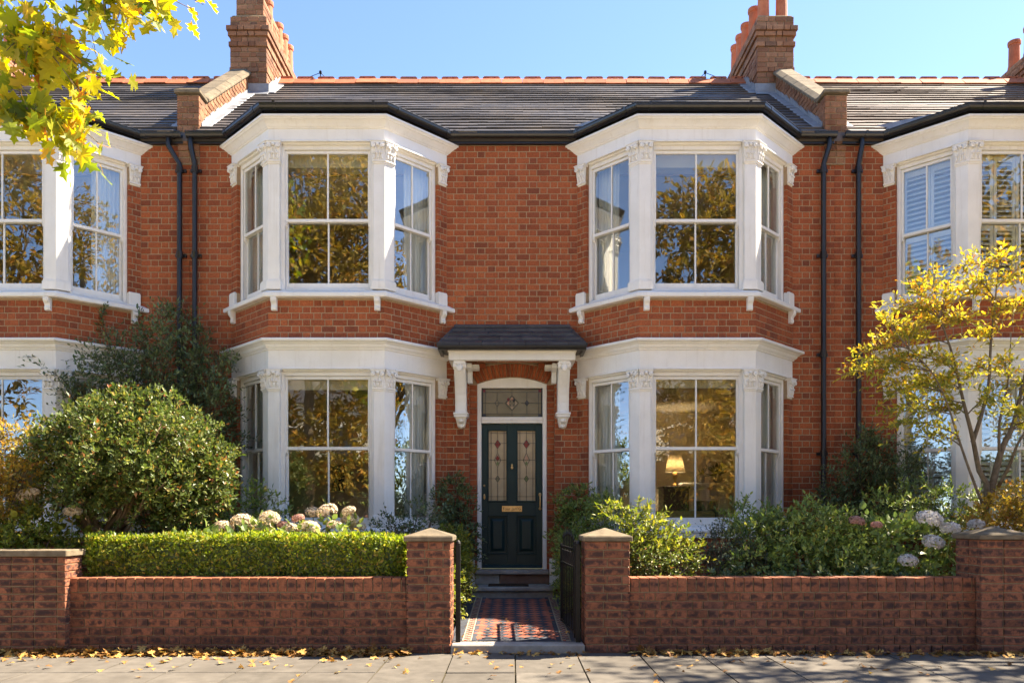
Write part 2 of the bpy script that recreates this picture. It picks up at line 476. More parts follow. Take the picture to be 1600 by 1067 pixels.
M['petal'] = m_leaf('faded cream floret', [(0, (0.62, 0.51, 0.35)), (0.5, (0.76, 0.66, 0.48)), (0.85, (0.70, 0.52, 0.40)), (1, (0.60, 0.50, 0.27))], 0.3, 0.7, 0.15, 1.1, 0.1)
M['petalw'] = m_leaf('white floret', [(0, (0.60, 0.56, 0.52)), (1, (0.72, 0.69, 0.66))], 0.3, 0.7, 0.15, 1.1, 0.1)
M['petalp'] = m_leaf('pink brown floret', [(0, (0.40, 0.20, 0.16)), (1, (0.55, 0.34, 0.27))], 0.3, 0.7, 0.15, 1.1, 0.1)
M['shade'] = m_leaf('lamp shade cloth', [(0, (0.72, 0.64, 0.50)), (1, (0.72, 0.64, 0.50))], 0.38, 0.9, 0.1, 1.0, 0.02)
M['bulb'] = m_emit('lit bulb', (1.0, 0.62, 0.25), 18)
M['ceramic'] = m_noise('grey glazed pot', (0.16, 0.14, 0.12), (0.24, 0.21, 0.18), 6, 0.35, 0.1, 30, 0.5)
# ------------------------------------------------------------------ bricks
def brick_arrays(w, h, dep, c=0.004, jit=0.0015):
    a, b = w / 2, h / 2
    v = np.array([(-a + c, 0, -b + c), (a - c, 0, -b + c), (a - c, 0, b - c), (-a + c, 0, b - c),
                  (-a, c, -b), (a, c, -b), (a, c, b), (-a, c, b),
                  (-a, dep, -b), (a, dep, -b), (a, dep, b), (-a, dep, b)], float)
    v[:4] += RG.uniform(-jit, jit, (4, 3))
    v[4:8] += RG.uniform(-jit, jit, (4, 3)) * np.array([1, 0.3, 1])
    return v
BRICK_F = [(0, 1, 2, 3), (4, 5, 1, 0), (5, 6, 2, 1), (6, 7, 3, 2), (7, 4, 0, 3), (8, 9, 5, 4), (9, 10, 6, 5), (10, 11, 7, 6), (11, 8, 4, 7)]
TEMPL = {}
def brick_mesh(w, h, dep, mat):
    key = (round(w, 3), round(h, 3), round(dep, 3), mat.name)
    L = TEMPL.setdefault(key, [])
    if len(L) < 4:
        me = bpy.data.meshes.new('brick')
        me.from_pydata([tuple(p) for p in brick_arrays(w, h, dep)], [], BRICK_F)
        me.materials.append(mat)
        L.append(me)
        return me
    return random.choice(L)

def flemish(z0, z1, course, intervals, S, Hd, j=0.0115, phase=0.0, bond='flemish'):
    """[(xa,xb,za,zb)]; intervals(z) -> [(a,b)]"""
    out = []
    k = 0
    z = z0
    while z + course * 0.55 < z1:
        za, zb = z + j / 2, min(z + course, z1) - j / 2
        for a, b in intervals((za + zb) / 2):
            row = []
            if bond == 'flemish':
                x = a - ((S + Hd) / 2 + 0.0 if k % 2 else 0) - phase
                pat = (S, Hd)
            elif bond == 'stretcher':
                x = a - (S / 2 if k % 2 else 0) - phase
                pat = (S, S)
            else:
                x = a - (Hd / 2 if k % 2 else 0) - phase
                pat = (Hd, Hd)
            q = 0
            while x < b:
                xa, xb = max(x, a), min(x + pat[q % 2], b)
                if xb > xa:
                    row.append([xa, xb])
                x += pat[q % 2]
                q += 1
            if len(row) > 1 and row[0][1] - row[0][0] < 0.05:
                row[1][0] = row[0][0]; row.pop(0)
            if len(row) > 1 and row[-1][1] - row[-1][0] < 0.05:
                row[-2][1] = row[-1][1]; row.pop()
            for i, (xa, xb) in enumerate(row):
                out.append((xa + (j / 2 if i else 0), xb - (j / 2 if i < len(row) - 1 else 0), za, zb))
        z += course
        k += 1
    return out

class Bricks:
    """collects brick places; the first LIMIT become single parts, the rest one joined part"""
    def __init__(s, mat, dep=0.05):
        s.mat, s.dep, s.items = mat, dep, []
    def add(s, F, rects, off=0.0, pri=1, dep=None):
        for r in rects:
            s.items.append((pri, F, r, off(0.5 * (r[2] + r[3])) if callable(off) else off, dep or s.dep))
    def emit(s, parent, limit=300, name='brick', nominal=None):
        s.items.sort(key=lambda t: t[0])
        V, Fs, n = [], [], 0
        for i, (pri, F, (xa, xb, za, zb), off, dep) in enumerate(s.items):
            w, h = xb - xa, zb - za
            off = off + random.uniform(-0.002, 0.0025)
            c = F.P((xa + xb) / 2, off, (za + zb) / 2)
            if i < limit:
                me = brick_mesh(round(w, 2) or w, round(h, 2) or h, dep, s.mat)
                o = bpy.data.objects.new(name, me)
                link(o, parent, c)
                o.rotation_euler = (0, random.uniform(-0.004, 0.004), F.rz)
                o.scale = (w / (round(w, 2) or w), 1, h / (round(h, 2) or h))
            else:
                v = brick_arrays(w, h, dep)
                x = c[0] + F.t.x * v[:, 0] - F.n.x * v[:, 1]
                y = c[1] + F.t.y * v[:, 0] - F.n.y * v[:, 1]
                V.append(np.stack([x, y, c[2] + v[:, 2]], 1))
                Fs.append(np.array(BRICK_F) + n)
                n += 12
        if V:
            o = bpy.data.objects.new(name, fast_mesh('brick', np.concatenate(V), np.concatenate(Fs), s.mat))
            link(o, parent)
            tag(o, kind='stuff')

# ------------------------------------------------------------------ terraced houses
Z_EAVE = 6.70
COURSE, BS, BH = 0.0855, 0.190, 0.105
ROOF0, ROOFK = 6.72, 0.79
def roof_z(y): return ROOF0 + ROOFK * (y + 0.10)
RIDGE_Y = 2.75
ROOF_N = Vector((0, -ROOFK, 1)).normalized()

def carved_capital(mb, F, s0, s1, z0, z1, o0):
    w = s1 - s0
    h = z1 - z0
    mb.fbox(F, s0 - .008, s1 + .008, o0 - .05, o0 + .012, z0, z0 + .022)
    mb.fhex(F, (s0, s1, o0 - .05, o0 + .003), (s0 - .012, s1 + .012, o0 - .05, o0 + .028), z0 + .022, z1 - .034)
    mb.fbox(F, s0 - .020, s1 + .020, o0 - .05, o0 + .045, z1 - .034, z1 - .012)
    mb.fbox(F, s0 - .028, s1 + .028, o0 - .05, o0 + .055, z1 - .012, z1)
    for s in (s0 + .016, s1 - .016):
        P = [F.P(s, o0 + .0, z1 - .065), F.P(s, o0 + .058, z1 - .065)]
        mb.tube(P, .030, 10)
        mb.fell(F, s, o0 + .060, z1 - .065, .013, .010, .013, 6, 4)
    mb.fell(F, (s0 + s1) / 2, o0 + .04, z1 - .05, .026, .022, .024, 8, 5)
    n = 3
    for i in range(n):
        s = s0 + w * (i + .5) / n
        mb.fell(F, s, o0 + .010, z0 + .070, w * .13, .020, .042, 7, 5)
        mb.fell(F, s, o0 + .030, z0 + .105, w * .10, .016, .016, 6, 4)
    for i in range(n - 1):
        s = s0 + w * (i + 1) / n
        mb.fell(F, s, o0 + .016, z0 + .125, w * .10, .020, .045, 7, 5)
        mb.fell(F, s, o0 + .040, z0 + .165, w * .085, .014, .014, 6, 4)
    for i in range(5):
        s = s0 + w * (i + .5) / 5
        mb.fell(F, s, o0 + .006, z0 + .036, w * .05, .014, .014, 5, 4)

def scroll_corbel(name, F, s, z1, parent, h=.17, d=.085, w=.075):
    mb = MB()
    prof = [(0, z1), (d, z1), (d, z1 - .03), (d * .92, z1 - .055), (d * .62, z1 - .08), (d * .52, z1 - .105), (d * .62, z1 - .135), (d * .55, z1 - h + .008), (d * .35, z1 - h), (0, z1 - h)]
    mb.fprism(F, s - w / 2, s + w / 2, prof)
    mb.fprism(F, s - w / 2 + .018, s + w / 2 - .018, [(o + .008 if o > 0 else 0, z) for o, z in prof[1:-1]] + [(0, z1 - h + .01), (0, z1 - .02)])
    return mb.build(name, M['white'], parent, .003)

def sash_window(F, s0, s1, z0, z1, zm, house, bars=True, bottom=True):
    """box frame with two sashes; z0 sill top, z1 head underside, zm meeting rail centre"""
    fr = MB()
    fr.fbox(F, s0, s0 + .045, -.20, -.055, z0, z1)
    fr.fbox(F, s1 - .045, s1, -.20, -.055, z0, z1)
    fr.fbox(F, s0 + .045, s1 - .045, -.20, -.055, z1 - .075, z1)
    fr.fbox(F, s0 + .045, s1 - .045, -.20, -.06, z0, z0 + .028)
    for a, b in ((s0 + .045, s0 + .057), (s1 - .057, s1 - .045)):
        fr.fbox(F, a, b, -.078, -.058, z0 + .03, z1 - .078)
    win = fr.build('sash_window', M['white'], house, .004)
    a, b = s0 + .048, s1 - .048
    zt, zb = z1 - .078, z0 + .030
    def sash(o0, o1, za, zz, rb, rt, horns):
        m = MB()
        m.fbox(F, a, a + .037, o0, o1, za, zz)
        m.fbox(F, b - .037, b, o0, o1, za, zz)
        m.fbox(F, a + .037, b - .037, o0, o1, za, za + rb)
        m.fbox(F, a + .037, b - .037, o0, o1, zz - rt, zz)
        if horns:
            for s in (a, b - .034):
                m.fprism(F, s, s + .034, [(o0, za), (o1, za), (o1, za - .03), (o1 - .012, za - .055), (o0, za - .075)])
        if bars:
            c = (a + b) / 2
            m.fbox(F, c - .011, c + .011, o0 + .004, o1 - .004, za + rb, zz - rt)
        m.build('sash', M['white'], win, .003)
        om = (o0 + o1) / 2
        cols = [(a + .034, (a + b) / 2 - .009), ((a + b) / 2 + .009, b - .034)] if bars else [(a + .034, b - .034)]
        for c0, c1 in cols:
            p = MB()
            p.fbox(F, c0, c1, om - .002, om + .002, za + rb - .003, zz - rt + .003)
            p.build('pane', M['glass'], win)
    sash(-.115, -.080, zm - .020, zt, .042, .040, True)
    sash(-.155, -.120, zb, zm + .022, .085, .042, False)
    return win

def curtain(F, s0, s1, o, z0, z1, label, group):
    n = 44
    vs, fs = [], []
    ph = random.random() * 6
    for j in range(9):
        t = j / 8
        z = z0 + (z1 - z0) * t
        gather = 1 - .06 * math.sin(math.pi * (1 - t)) * (1 - t)
        for i in range(n):
            q = i / (n - 1)
            s = s0 + (s1 - s0) * q * gather
            w = math.sin(q * 6.5 * 2 * math.pi + ph + .5 * math.sin(t * 3 + q * 5)) * (.022 + .010 * math.sin(q * 9 + ph)) * (0.75 + .25 * (1 - t))
            vs.append(F.P(s, o + w, z))
    for j in range(8):
        for i in range(n - 1):
            fs.append((j * n + i, j * n + i + 1, (j + 1) * n + i + 1, (j + 1) * n + i))
    mb = MB()
    mb.add(vs, fs)
    o_ = mb.build('curtain', M['curtain'], None, smooth=True)
    sd = o_.modifiers.new('cloth thickness', 'SOLIDIFY')
    sd.thickness = .003
    return tag(o_, label, 'curtain', group)

def shutter_set(F, s0, s1, o, z0, z1, npan, house):
    w = (s1 - s0) / npan
    sl = MB()
    sl.v, sl.f, sl.m = [], [], []
    lw = w - .10
    c, s_ = math.cos(math.radians(38)), math.sin(math.radians(38))
    hw, th = .036, .005
    pts = []
    for x in (-lw / 2, lw / 2):
        for a, b in ((-hw, -th), (hw, -th), (hw, th), (-hw, th)):
            pts.append((x, a * c - b * s_, a * s_ + b * c))
    me = MB().hexa(pts).mesh('slat', M['shutter'])
    for i in range(npan):
        a, b = s0 + i * w + .004, s0 + (i + 1) * w - .004
        fr = MB()
        fr.fbox(F, a, a + .042, o - .028, o, z0, z1)
        fr.fbox(F, b - .042, b, o - .028, o, z0, z1)
        fr.fbox(F, a + .042, b - .042, o - .028, o, z0, z0 + .07)
        fr.fbox(F, a + .042, b - .042, o - .028, o, z1 - .07, z1)
        pn = fr.build('shutter_panel', M['shutter'], house, .002)
        n = int((z1 - z0 - .14) / .066)
        for k in range(n):
            so_ = bpy.data.objects.new('slat', me)
            link(so_, pn, F.P((a + b) / 2, o - .014, z0 + .07 + (k + .5) * (z1 - z0 - .14) / n))
            so_.rotation_euler = (0, 0, F.rz)
    
def bay(house, B, xb, pri, bars=True, sides=('L', 'R')):
    A_, B_, C_, D_ = (xb - 1.53, 0), (xb - .77, -.76), (xb + .77, -.76), (xb + 1.53, 0)
    pts = [A_, B_, C_, D_]
    FL, FF, FR = Facet(A_, B_), Facet(B_, C_), Facet(C_, D_)
    e0, e1 = (-1 / abs(FL.n.y), 0), (1 / abs(FR.n.y), 0)
    mt = mitres(pts, e0, e1)
    # inward offsets need a mitre that keeps the ends on the wall plane: the wall is 0.3 thick, so this is hidden inside it
    LL = FL.len
    # masonry bands behind the bricks
    mb = MB()
    mb.sweep(pts, mt, [(-.25, .2), (-.006, .2), (-.006, 1.034), (-.25, 1.034)])
    mb.sweep(pts, mt, [(-.25, 3.66), (-.006, 3.66), (-.006, 4.2), (-.25, 4.2)])
    for F, sgn in ((FL, 0), (FR, 1)):
        for z0, z1 in ((1.186, 3.26), (4.317, 6.264)):
            a, b = (0.0, .165) if sgn == 0 else (LL - .165, LL)
            mb.fbox(F, a, b, -.20, -.006, z0, z1)
    mb.build('bay_masonry', M['mortar'], house)
    for z0, z1 in ((.2, 1.034), (3.66, 4.2)):
        for F, p in ((FF, 0), (FL, .1), (FR, .1)):
            B.add(F, flemish(z0 + .002, z1, COURSE, lambda z, F=F: [(0.0, F.len)], BS, BH, phase=.03), 0, pri + p if z0 > 1 else pri + 3)
    for F, sgn in ((FL, 0), (FR, 1)):
        for z0, z1 in ((1.186, 2.97), (4.45, 5.98)):
            a, b = (0.0, .169) if sgn == 0 else (LL - .169, LL)
            B.add(F, flemish(z0, z1, COURSE, lambda z: [(a, b)], BS, BH, bond='header', phase=.0), 0, pri + 1)
    # floor, ceiling and lead flat behind the sills
    for z0, z1 in ((.25, .62), (3.40, 4.10), (6.30, 6.66)):
        mb = MB()
        poly = [(xb - 1.36, 0.0), (xb - .68, -.60), (xb + .68, -.60), (xb + 1.36, 0.0), (xb + 1.36, .3), (xb - 1.36, .3)]
        mb.add([(x, y, z0) for x, y in poly] + [(x, y, z1) for x, y in poly], [tuple(range(6)), tuple(range(11, 5, -1))] + [(i, (i + 1) % 6, 6 + (i + 1) % 6, 6 + i) for i in range(6)])
        mb.build('bay_floor', M['plaster'], house)
    mb = MB()
    rf = [(xb - 1.66, .25), (xb - 1.53, -.07), (xb - .80, -.82), (xb + .80, -.82), (xb + 1.53, -.07), (xb + 1.66, .25)]
    mb.add([(x, y, 6.662 if y > -.5 else 6.665) for x, y in rf] + [(x, y, roof_z(.25) - .04 if y > .2 else 6.70) for x, y in rf],
           [tuple(range(6)), tuple(range(11, 5, -1))] + [(i, (i + 1) % 6, 6 + (i + 1) % 6, 6 + i) for i in range(6)])
    mb.build('bay_roof', M['lead'], house)
    # entablatures
    for zf, zc, zt, big in ((6.264, 6.433, 6.577, 1), (3.26, 3.513, 3.66, 0)):
        mb = MB()
        if big:
            pr = [(-.18, zf), (.0, zf), (.0, zc), (.014, zc + .004), (.018, zc + .018), (.03, zc + .024), (.048, zc + .05), (.08, zc + .085), (.095, zc + .092), (.105, zc + .11), (.12, zc + .115), (.12, zt), (-.18, zt)]
        else:
            pr = [(-.18, zf), (.0, zf), (.0, zc), (.018, zc + .004), (.02, zc + .02), (.035, zc + .028), (.05, zc + .05), (.052, zc + .064), (.085, zc + .092), (.12, zc + .104), (.125, zc + .13), (.115, zt - .006), (.0, zt + .02), (-.18, zt + .02)]
        mb.sweep(pts, mt, pr)
        for F, a, b in ((FF, .19, FF.len - .19), (FL, .20, LL - .17), (FR, .17, LL - .20)):
            mb.fprism(F, a, b, [(-.05, zf - .002), (.022, zf - .002), (.022, zf + .014), (.010, zf + .022), (-.0, zf + .026), (-.05, zf + .02)])
            mb.fprism(F, a, b, [(-.06, zf - .03), (-.02, zf - .022), (-.012, zf - .002), (-.06, zf - .002)])
        mb.build('entablature', M['white'], house, .003)
    # sills
    for z0, z1, dz in ((4.199, 4.317, 0), (1.034, 1.186, 1)):
        mb = MB()
        if dz == 0:
            mb.sweep(pts, mt, [(-.20, z0), (.075, z0), (.085, z0 + .012), (.085, z0 + .055), (.02, z1 - .02), (-.05, z1), (-.20, z1)])
        else:
            mb.sweep(pts, mt, [(-.20, z0), (.03, z0), (.03, z0 + .065), (.05, z0 + .07), (.05, z0 + .095), (.015, z1 - .01), (-.05, z1), (-.20, z1)])
        sill = mb.build('window_sill', M['white'], house, .004)
        for F, s in ((FL, .085), (FR, LL - .085)):
            m2 = MB()
            m2.fbox(F, s - .09, s + .07, -.05, .035, z1 - .055, z1 + .135)
            m2.fbox(F, s - .085, s + .065, -.05, .03, z1 + .135, z1 + .15)
            m2.build('sill_block', M['white'], sill, .004)
        if dz == 0:
            for F, s in ((FL, .10), (FR, LL - .10), (FF, .09), (FF, FF.len - .09)):
                scroll_corbel('corbel', F, s, z0 - .002, sill)
    # corner pilasters and end capitals
    for zb, zt, cb in ((4.317, 6.262, .135), (1.186, 3.258, .145)):
        for Fa, Fb, corner in ((FL, FF, B_), (FF, FR, C_)):
            la = Fa.len
            def strip(w0, o0, o1, z0, z1, mb, w1=None):
                pa = Fa.P(la - w0, 0, 0)[:2]
                pb = Fb.P(w1 or w0, 0, 0)[:2]
                pp = [pa, corner, pb]
                mb.sweep(pp, mitres(pp), [(o0, z0), (o1, z0), (o1, z1), (o0, z1)])
            mb = MB()
            strip(.150, -.20, .0, zb, zt - .26, mb)
            strip(.165, -.20, .012, zt - .27, zt - .03, mb)
            strip(.172, -.06, .030, zb - .003, zb + cb * .78, mb)
            strip(.166, -.06, .022, zb + cb * .78, zb + cb * .90, mb)
            strip(.158, -.06, .012, zb + cb * .90, zb + cb, mb)
            strip(.156, -.06, .010, zt - .288, zt - .262, mb)
            pil = mb.build('pilaster', M['white'], house, .004)
            mb = MB()
            carved_capital(mb, Fa, la - .158, la - .008, zt - .262, zt, .012)
            carved_capital(mb, Fb, .008, .158, zt - .262, zt, .012)
            mb.build('capital', M['white'], pil, .002)
        for F, s0, s1 in ((FL, .015, .15), (FR, LL - .15, LL - .015)):
            mb = MB()
            mb.fbox(F, s0, s1, -.05, .0, zt - .28, zt)
            carved_capital(mb, F, s0, s1, zt - .262, zt, .01)
            mb.build('capital', M['white'], house, .002)
    # sash windows
    for z0, z1, zm in ((4.317, 6.262, 5.255), (1.186, 3.258, 2.222)):
        sash_window(FF, .150, FF.len - .150, z0, z1, zm, house, True)
        sash_window(FL, .165, LL - .150, z0, z1, zm, house, bars)
        sash_window(FR, .150, LL - .165, z0, z1, zm, house, bars)
    return FL, FF, FR, pts

def path_gutter(house, pts, x0, x1):
    P = [(x0, 0)] + pts + [(x1, 0)]
    mt = mitres(P)
    mb = MB()
    mb.sweep(P, mt, [(.0, 6.578), (.058, 6.578), (.058, 6.69), (.0, 6.69)])
    mb.build('fascia_board', M['black'], house, .002)
    mb = MB()
    arc = [(.115 + .056 * math.cos(a), 6.690 - .066 * math.sin(a)) for a in np.linspace(math.pi, 0, 9)]
    prof = [(.062, 6.694)] + arc + [(.171, 6.704), (.178, 6.704), (.178, 6.694), (.164, 6.690), (.115, 6.655), (.068, 6.690)]
    mb.sweep(P, mt, [(o, z) for o, z in prof])
    g = mb.build('gutter', M['black'], house, .001)
    # union brackets
    br = []
    for a, b, k in [(P[i], P[i + 1], 1 if i % 4 else 2) for i in range(len(P) - 1)]:
        F = Facet(a, b)
        for s in ((.12, F.len - .12) if F.len > .6 else (F.len * .5,)):
            m2 = MB()
            arc2 = [(.115 + .062 * math.cos(t), 6.690 - .072 * math.sin(t)) for t in np.linspace(math.pi, 0, 9)]
            m2.fprism(F, s - .018, s + .018, [(.055, 6.70)] + arc2 + [(.180, 6.710), (.120, 6.66)])
            m2.build('bracket', M['black'], g)

def downpipe(house, xt, x, ztop=6.62, zbot=.35):
    mb = MB()
    y = -.075
    mb.tube([(xt, -.115, ztop + .03), (xt, -.115, ztop - .10), (x, y, ztop - .34), (x, y, zbot + .12), (x, y - .09, zbot)], .036, 10)
    dp = mb.build('downpipe', M['black'], house, smooth=True)
    for z in (ztop - .42, 5.0, 3.6, 2.2, .9):
        m = MB()
        m.tube([(x, y, z - .045), (x, y, z + .045)], .046, 10)
        m.box(x - .075, x + .075, y + .03, y + .074, z - .02, z + .02)
        m.build('collar', M['black'], dp)

def slates(house, x0, x1, mat, name='slate'):
    """overlapping courses up the front slope as real thick slates, joined"""
    V, Fs, n = [], [], 0
    y0 = -.155
    gauge_y = .142
    k = 0
    L = math.hypot(1, ROOFK)
    t = np.array((0, 1, ROOFK)) / L
    nn = np.array((0, -ROOFK, 1)) / L
    y = y0
    while y < RIDGE_Y - .06:
        x = x0 - (k % 2) * .13
        wob = math.sin(k * 1.7) * .004
        while x < x1:
            w = .262
            xa, xb = max(x + .001, x0), min(x + w - .001, x1)
            if xb - xa > .03:
                base = np.array((0, y, roof_z(y))) + t * RG.uniform(-.006, .006) + t * .008 * math.sin(x * 1.3 + k * .4)
                th = .025 + RG.uniform(-.002, .002)
                lift = .038 + wob + .006 * math.sin(x * .9 + k * .55) + RG.uniform(-.0015, .0015)
                top = base + t * .225
                ex = np.array((1, 0, 0))
                c = []
                for px in (xa, xb):
                    e = np.array((px, 0, 0))
                    c += [e + base + nn * lift, e + base + nn * (lift - th), e + top + nn * .0, e + top + nn * .012]
                V.append(np.array(c))
                f = np.array([(0, 4, 7, 3), (0, 1, 5, 4), (0, 3, 2, 1), (4, 5, 6, 7), (1, 2, 6, 5), (2, 3, 7, 6)])
                Fs.append(f + n)
                n += 8
            x += w
        y += gauge_y
        k += 1
    o = bpy.data.objects.new(name, fast_mesh(name, np.concatenate(V), np.concatenate(Fs), mat))
    link(o, house)
    tag(o, kind='stuff')
    return o

def ridge_tiles(house, x0, x1, parent):
    zr = roof_z(RIDGE_Y) + .0
    n = int(round((x1 - x0) / .372))
    p = (x1 - x0) / n
    meshes = []
    for v in range(3):
        mb = MB()
        w = p * .985
        ys, zs = .17, -.115
        a = [(-ys, zs), (-.035, .028), (.035, .028), (ys, zs), (ys - .02, zs - .012), (.0, -.005), (-ys + .02, zs - .012)]
        m_ = len(a)
        mb.add([(-w / 2, y, z) for y, z in a] + [(w / 2, y, z) for y, z in a], [tuple(range(m_)), tuple(range(2 * m_ - 1, m_ - 1, -1))] + [(i, (i + 1) % m_, m_ + (i + 1) % m_, m_ + i) for i in range(m_)])
        # crest with two small slots
        q = w * .40
        for xa, xb in ((-q, -q * .52), (-q * .28, q * .28), (q * .52, q)):
            mb.hexa([(xa, -.018, .026), (xb, -.018, .026), (xb, .018, .026), (xa, .018, .026), (xa, -.016, .062), (xb, -.016, .062), (xb, .016, .062), (xa, .016, .062)])
        mb.hexa([(-q * 1.04, -.019, .060), (q * 1.04, -.019, .060), (q * 1.04, .019, .060), (-q * 1.04, .019, .060), (-q * .86, -.017, .082), (q * .86, -.017, .082), (q * .86, .017, .082), (-q * .86, .017, .082)])
        meshes.append(mb.mesh('ridge_tile', M['terra']))
    for i in range(n):
        o = bpy.data.objects.new('ridge_tile', random.choice(meshes))
        link(o, parent, (x0 + (i + .5) * p, RIDGE_Y, zr + .055 + random.uniform(-.004, .006)))
        o.rotation_euler = (random.uniform(-.03, .03), random.uniform(-.008, .008), random.uniform(-.01, .01))

def box_facets(x0, x1, y0, y1):
    return {'f': Facet((x0, y0), (x1, y0)), 'r': Facet((x1, y0), (x1, y1)), 'b': Facet((x1, y1), (x0, y1)), 'l': Facet((x0, y1), (x0, y0))}

def brick_box(B, x0, x1, y0, y1, z0, z1, faces='frl', off=0.0, course=COURSE, S=BS, H=BH, bond='flemish', pri=1, dep=.05, phase=0.0, fphase=0.0):
    FS = box_facets(x0, x1, y0, y1)
    for q in faces:
        F = FS[q]
        if q in 'fb':
            iv = lambda z, F=F: [(0.0 - (off(z) if callable(off) else off), F.len + (off(z) if callable(off) else off))]
        elif q == 'r':
            iv = lambda z, F=F: [(dep + .001 - (off(z) if callable(off) else off), F.len)]
        else:
            iv = lambda z, F=F: [(0.0, F.len - dep - .001 + (off(z) if callable(off) else off))]
        B.add(F, flemish(z0, z1, course, iv, S, H, phase=fphase if q in 'fb' else phase, bond=bond), off, pri if q == 'f' else pri + .5, dep)

def chimney(house, x0, x1, tall, pots):
    y0, y1, z0, zt = 2.0, 3.95, 7.9, 9.70
    mb = MB()
    mb.box(x0 + .012, x1 - .012, y0 + .012, y1 - .012, z0, zt - .01)
    if tall:
        mb.box(x0 + .08, x1 - .09, y0 + .1, y1 - .3, zt - .01, zt + .38)
    ch = mb.build('chimney', M['gmortar'], house)
    B = Bricks(M['cbrick'], .06)
    def off(z):
        k = (z - z0) / COURSE
        d = (zt - z) / COURSE
        if 1.9 < d < 3.0: return .055
        if 3.0 < d < 4.0: return .032
        if 4.9 < d < 6.0: return .022
        if 10.0 < d < 11.0: return .012
        return 0.0
    n = int(round((zt - z0) / COURSE))
    brick_box(B, x0, x1, y0, y1, zt - n * COURSE, zt, 'frl', off, dep=.06)
    if tall:
        brick_box(B, x0 + .07, x1 - .08, y0 + .09, y1 - .3, zt + .002, zt + .002 + 4 * COURSE, 'frl', 0, dep=.06)
    B.emit(ch, 90)
    mb = MB()
    mb.box(x0 + .02, x1 - .02, y0 + .02, y1 - .02, zt, zt + .03)
    mb.build('flaunching', M['gmortar'], ch, .01)
    for (px, py, r, h, zb) in pots:
        m = MB()
        m.lathe([(r * 1.05, 0), (r * 1.02, .05), (r * .92, .10), (r * .86, h - .10), (r * .86, h - .08), (r * 1.0, h - .07), (r * 1.04, h - .03), (r * 1.0, h), (r * .78, h), (r * .76, h - .25)], (px, py, zt + zb), 16)
        m.build('chimney_pot', M['terra'], ch, smooth=False)
    # lead apron and stepped flashing where the stack leaves the roof
    m = MB()
    zb = roof_z(y0)
    m.add([(x0 - .04, y0 - .10, roof_z(y0 - .10) + .045), (x1 + .04, y0 - .10, roof_z(y0 - .10) + .045), (x1 + .04, y0 - .012, zb + .05), (x0 - .04, y0 - .012, zb + .05),
           (x0 - .04, y0 - .012, zb + .19), (x1 + .04, y0 - .012, zb + .19), (x1 + .04, y0 - .004, zb + .19), (x0 - .04, y0 - .004, zb + .19), (x0 - .04, y0 - .004, zb), (x1 + .04, y0 - .004, zb)],
          [(0, 1, 2, 3), (3, 2, 5, 4), (4, 5, 6, 7), (7, 6, 9, 8), (8, 9, 1, 0), (0, 3, 4, 7, 8), (1, 9, 6, 5, 2)])
    m.build('lead_apron', M['lead'], ch)
    for sx, xs in ((-1, x0), (1, x1)):
        stepped_flashing(ch, xs, sx, y0, RIDGE_Y, .17)
    return ch

def stepped_flashing(parent, x, sx, ya, yb, h):
    m = MB()
    y = ya
    st = .105
    while y < yb - .02:
        y2 = min(y + st, yb)
        za, zb = roof_z(y), roof_z(y2)
        xa, xb = x + sx * .004, x + sx * (.014 + random.uniform(0, .006))
        top = zb + h * random.uniform(.75, 1.12)
        m.hexa([(xa, y, za - .03), (xb, y, za - .03), (xb, y2 - .006, zb - .03), (xa, y2 - .006, zb - .03), (xa, y, top - .09), (xb, y, top - .09), (xb, y2 - .006, top), (xa, y2 - .006, top)])
        m.hexa([(xa, y, za + .035), (x + sx * .14, y, za + .035), (x + sx * .14, y2 - .006, zb + .035), (xa, y2 - .006, zb + .035), (xa, y, za + .052), (x + sx * .13, y, za + .045), (x + sx * .13, y2 - .006, zb + .045), (xa, y2 - .006, zb + .052)])
        y = y2
    m.build('stepped_flashing', M['lead'], parent)

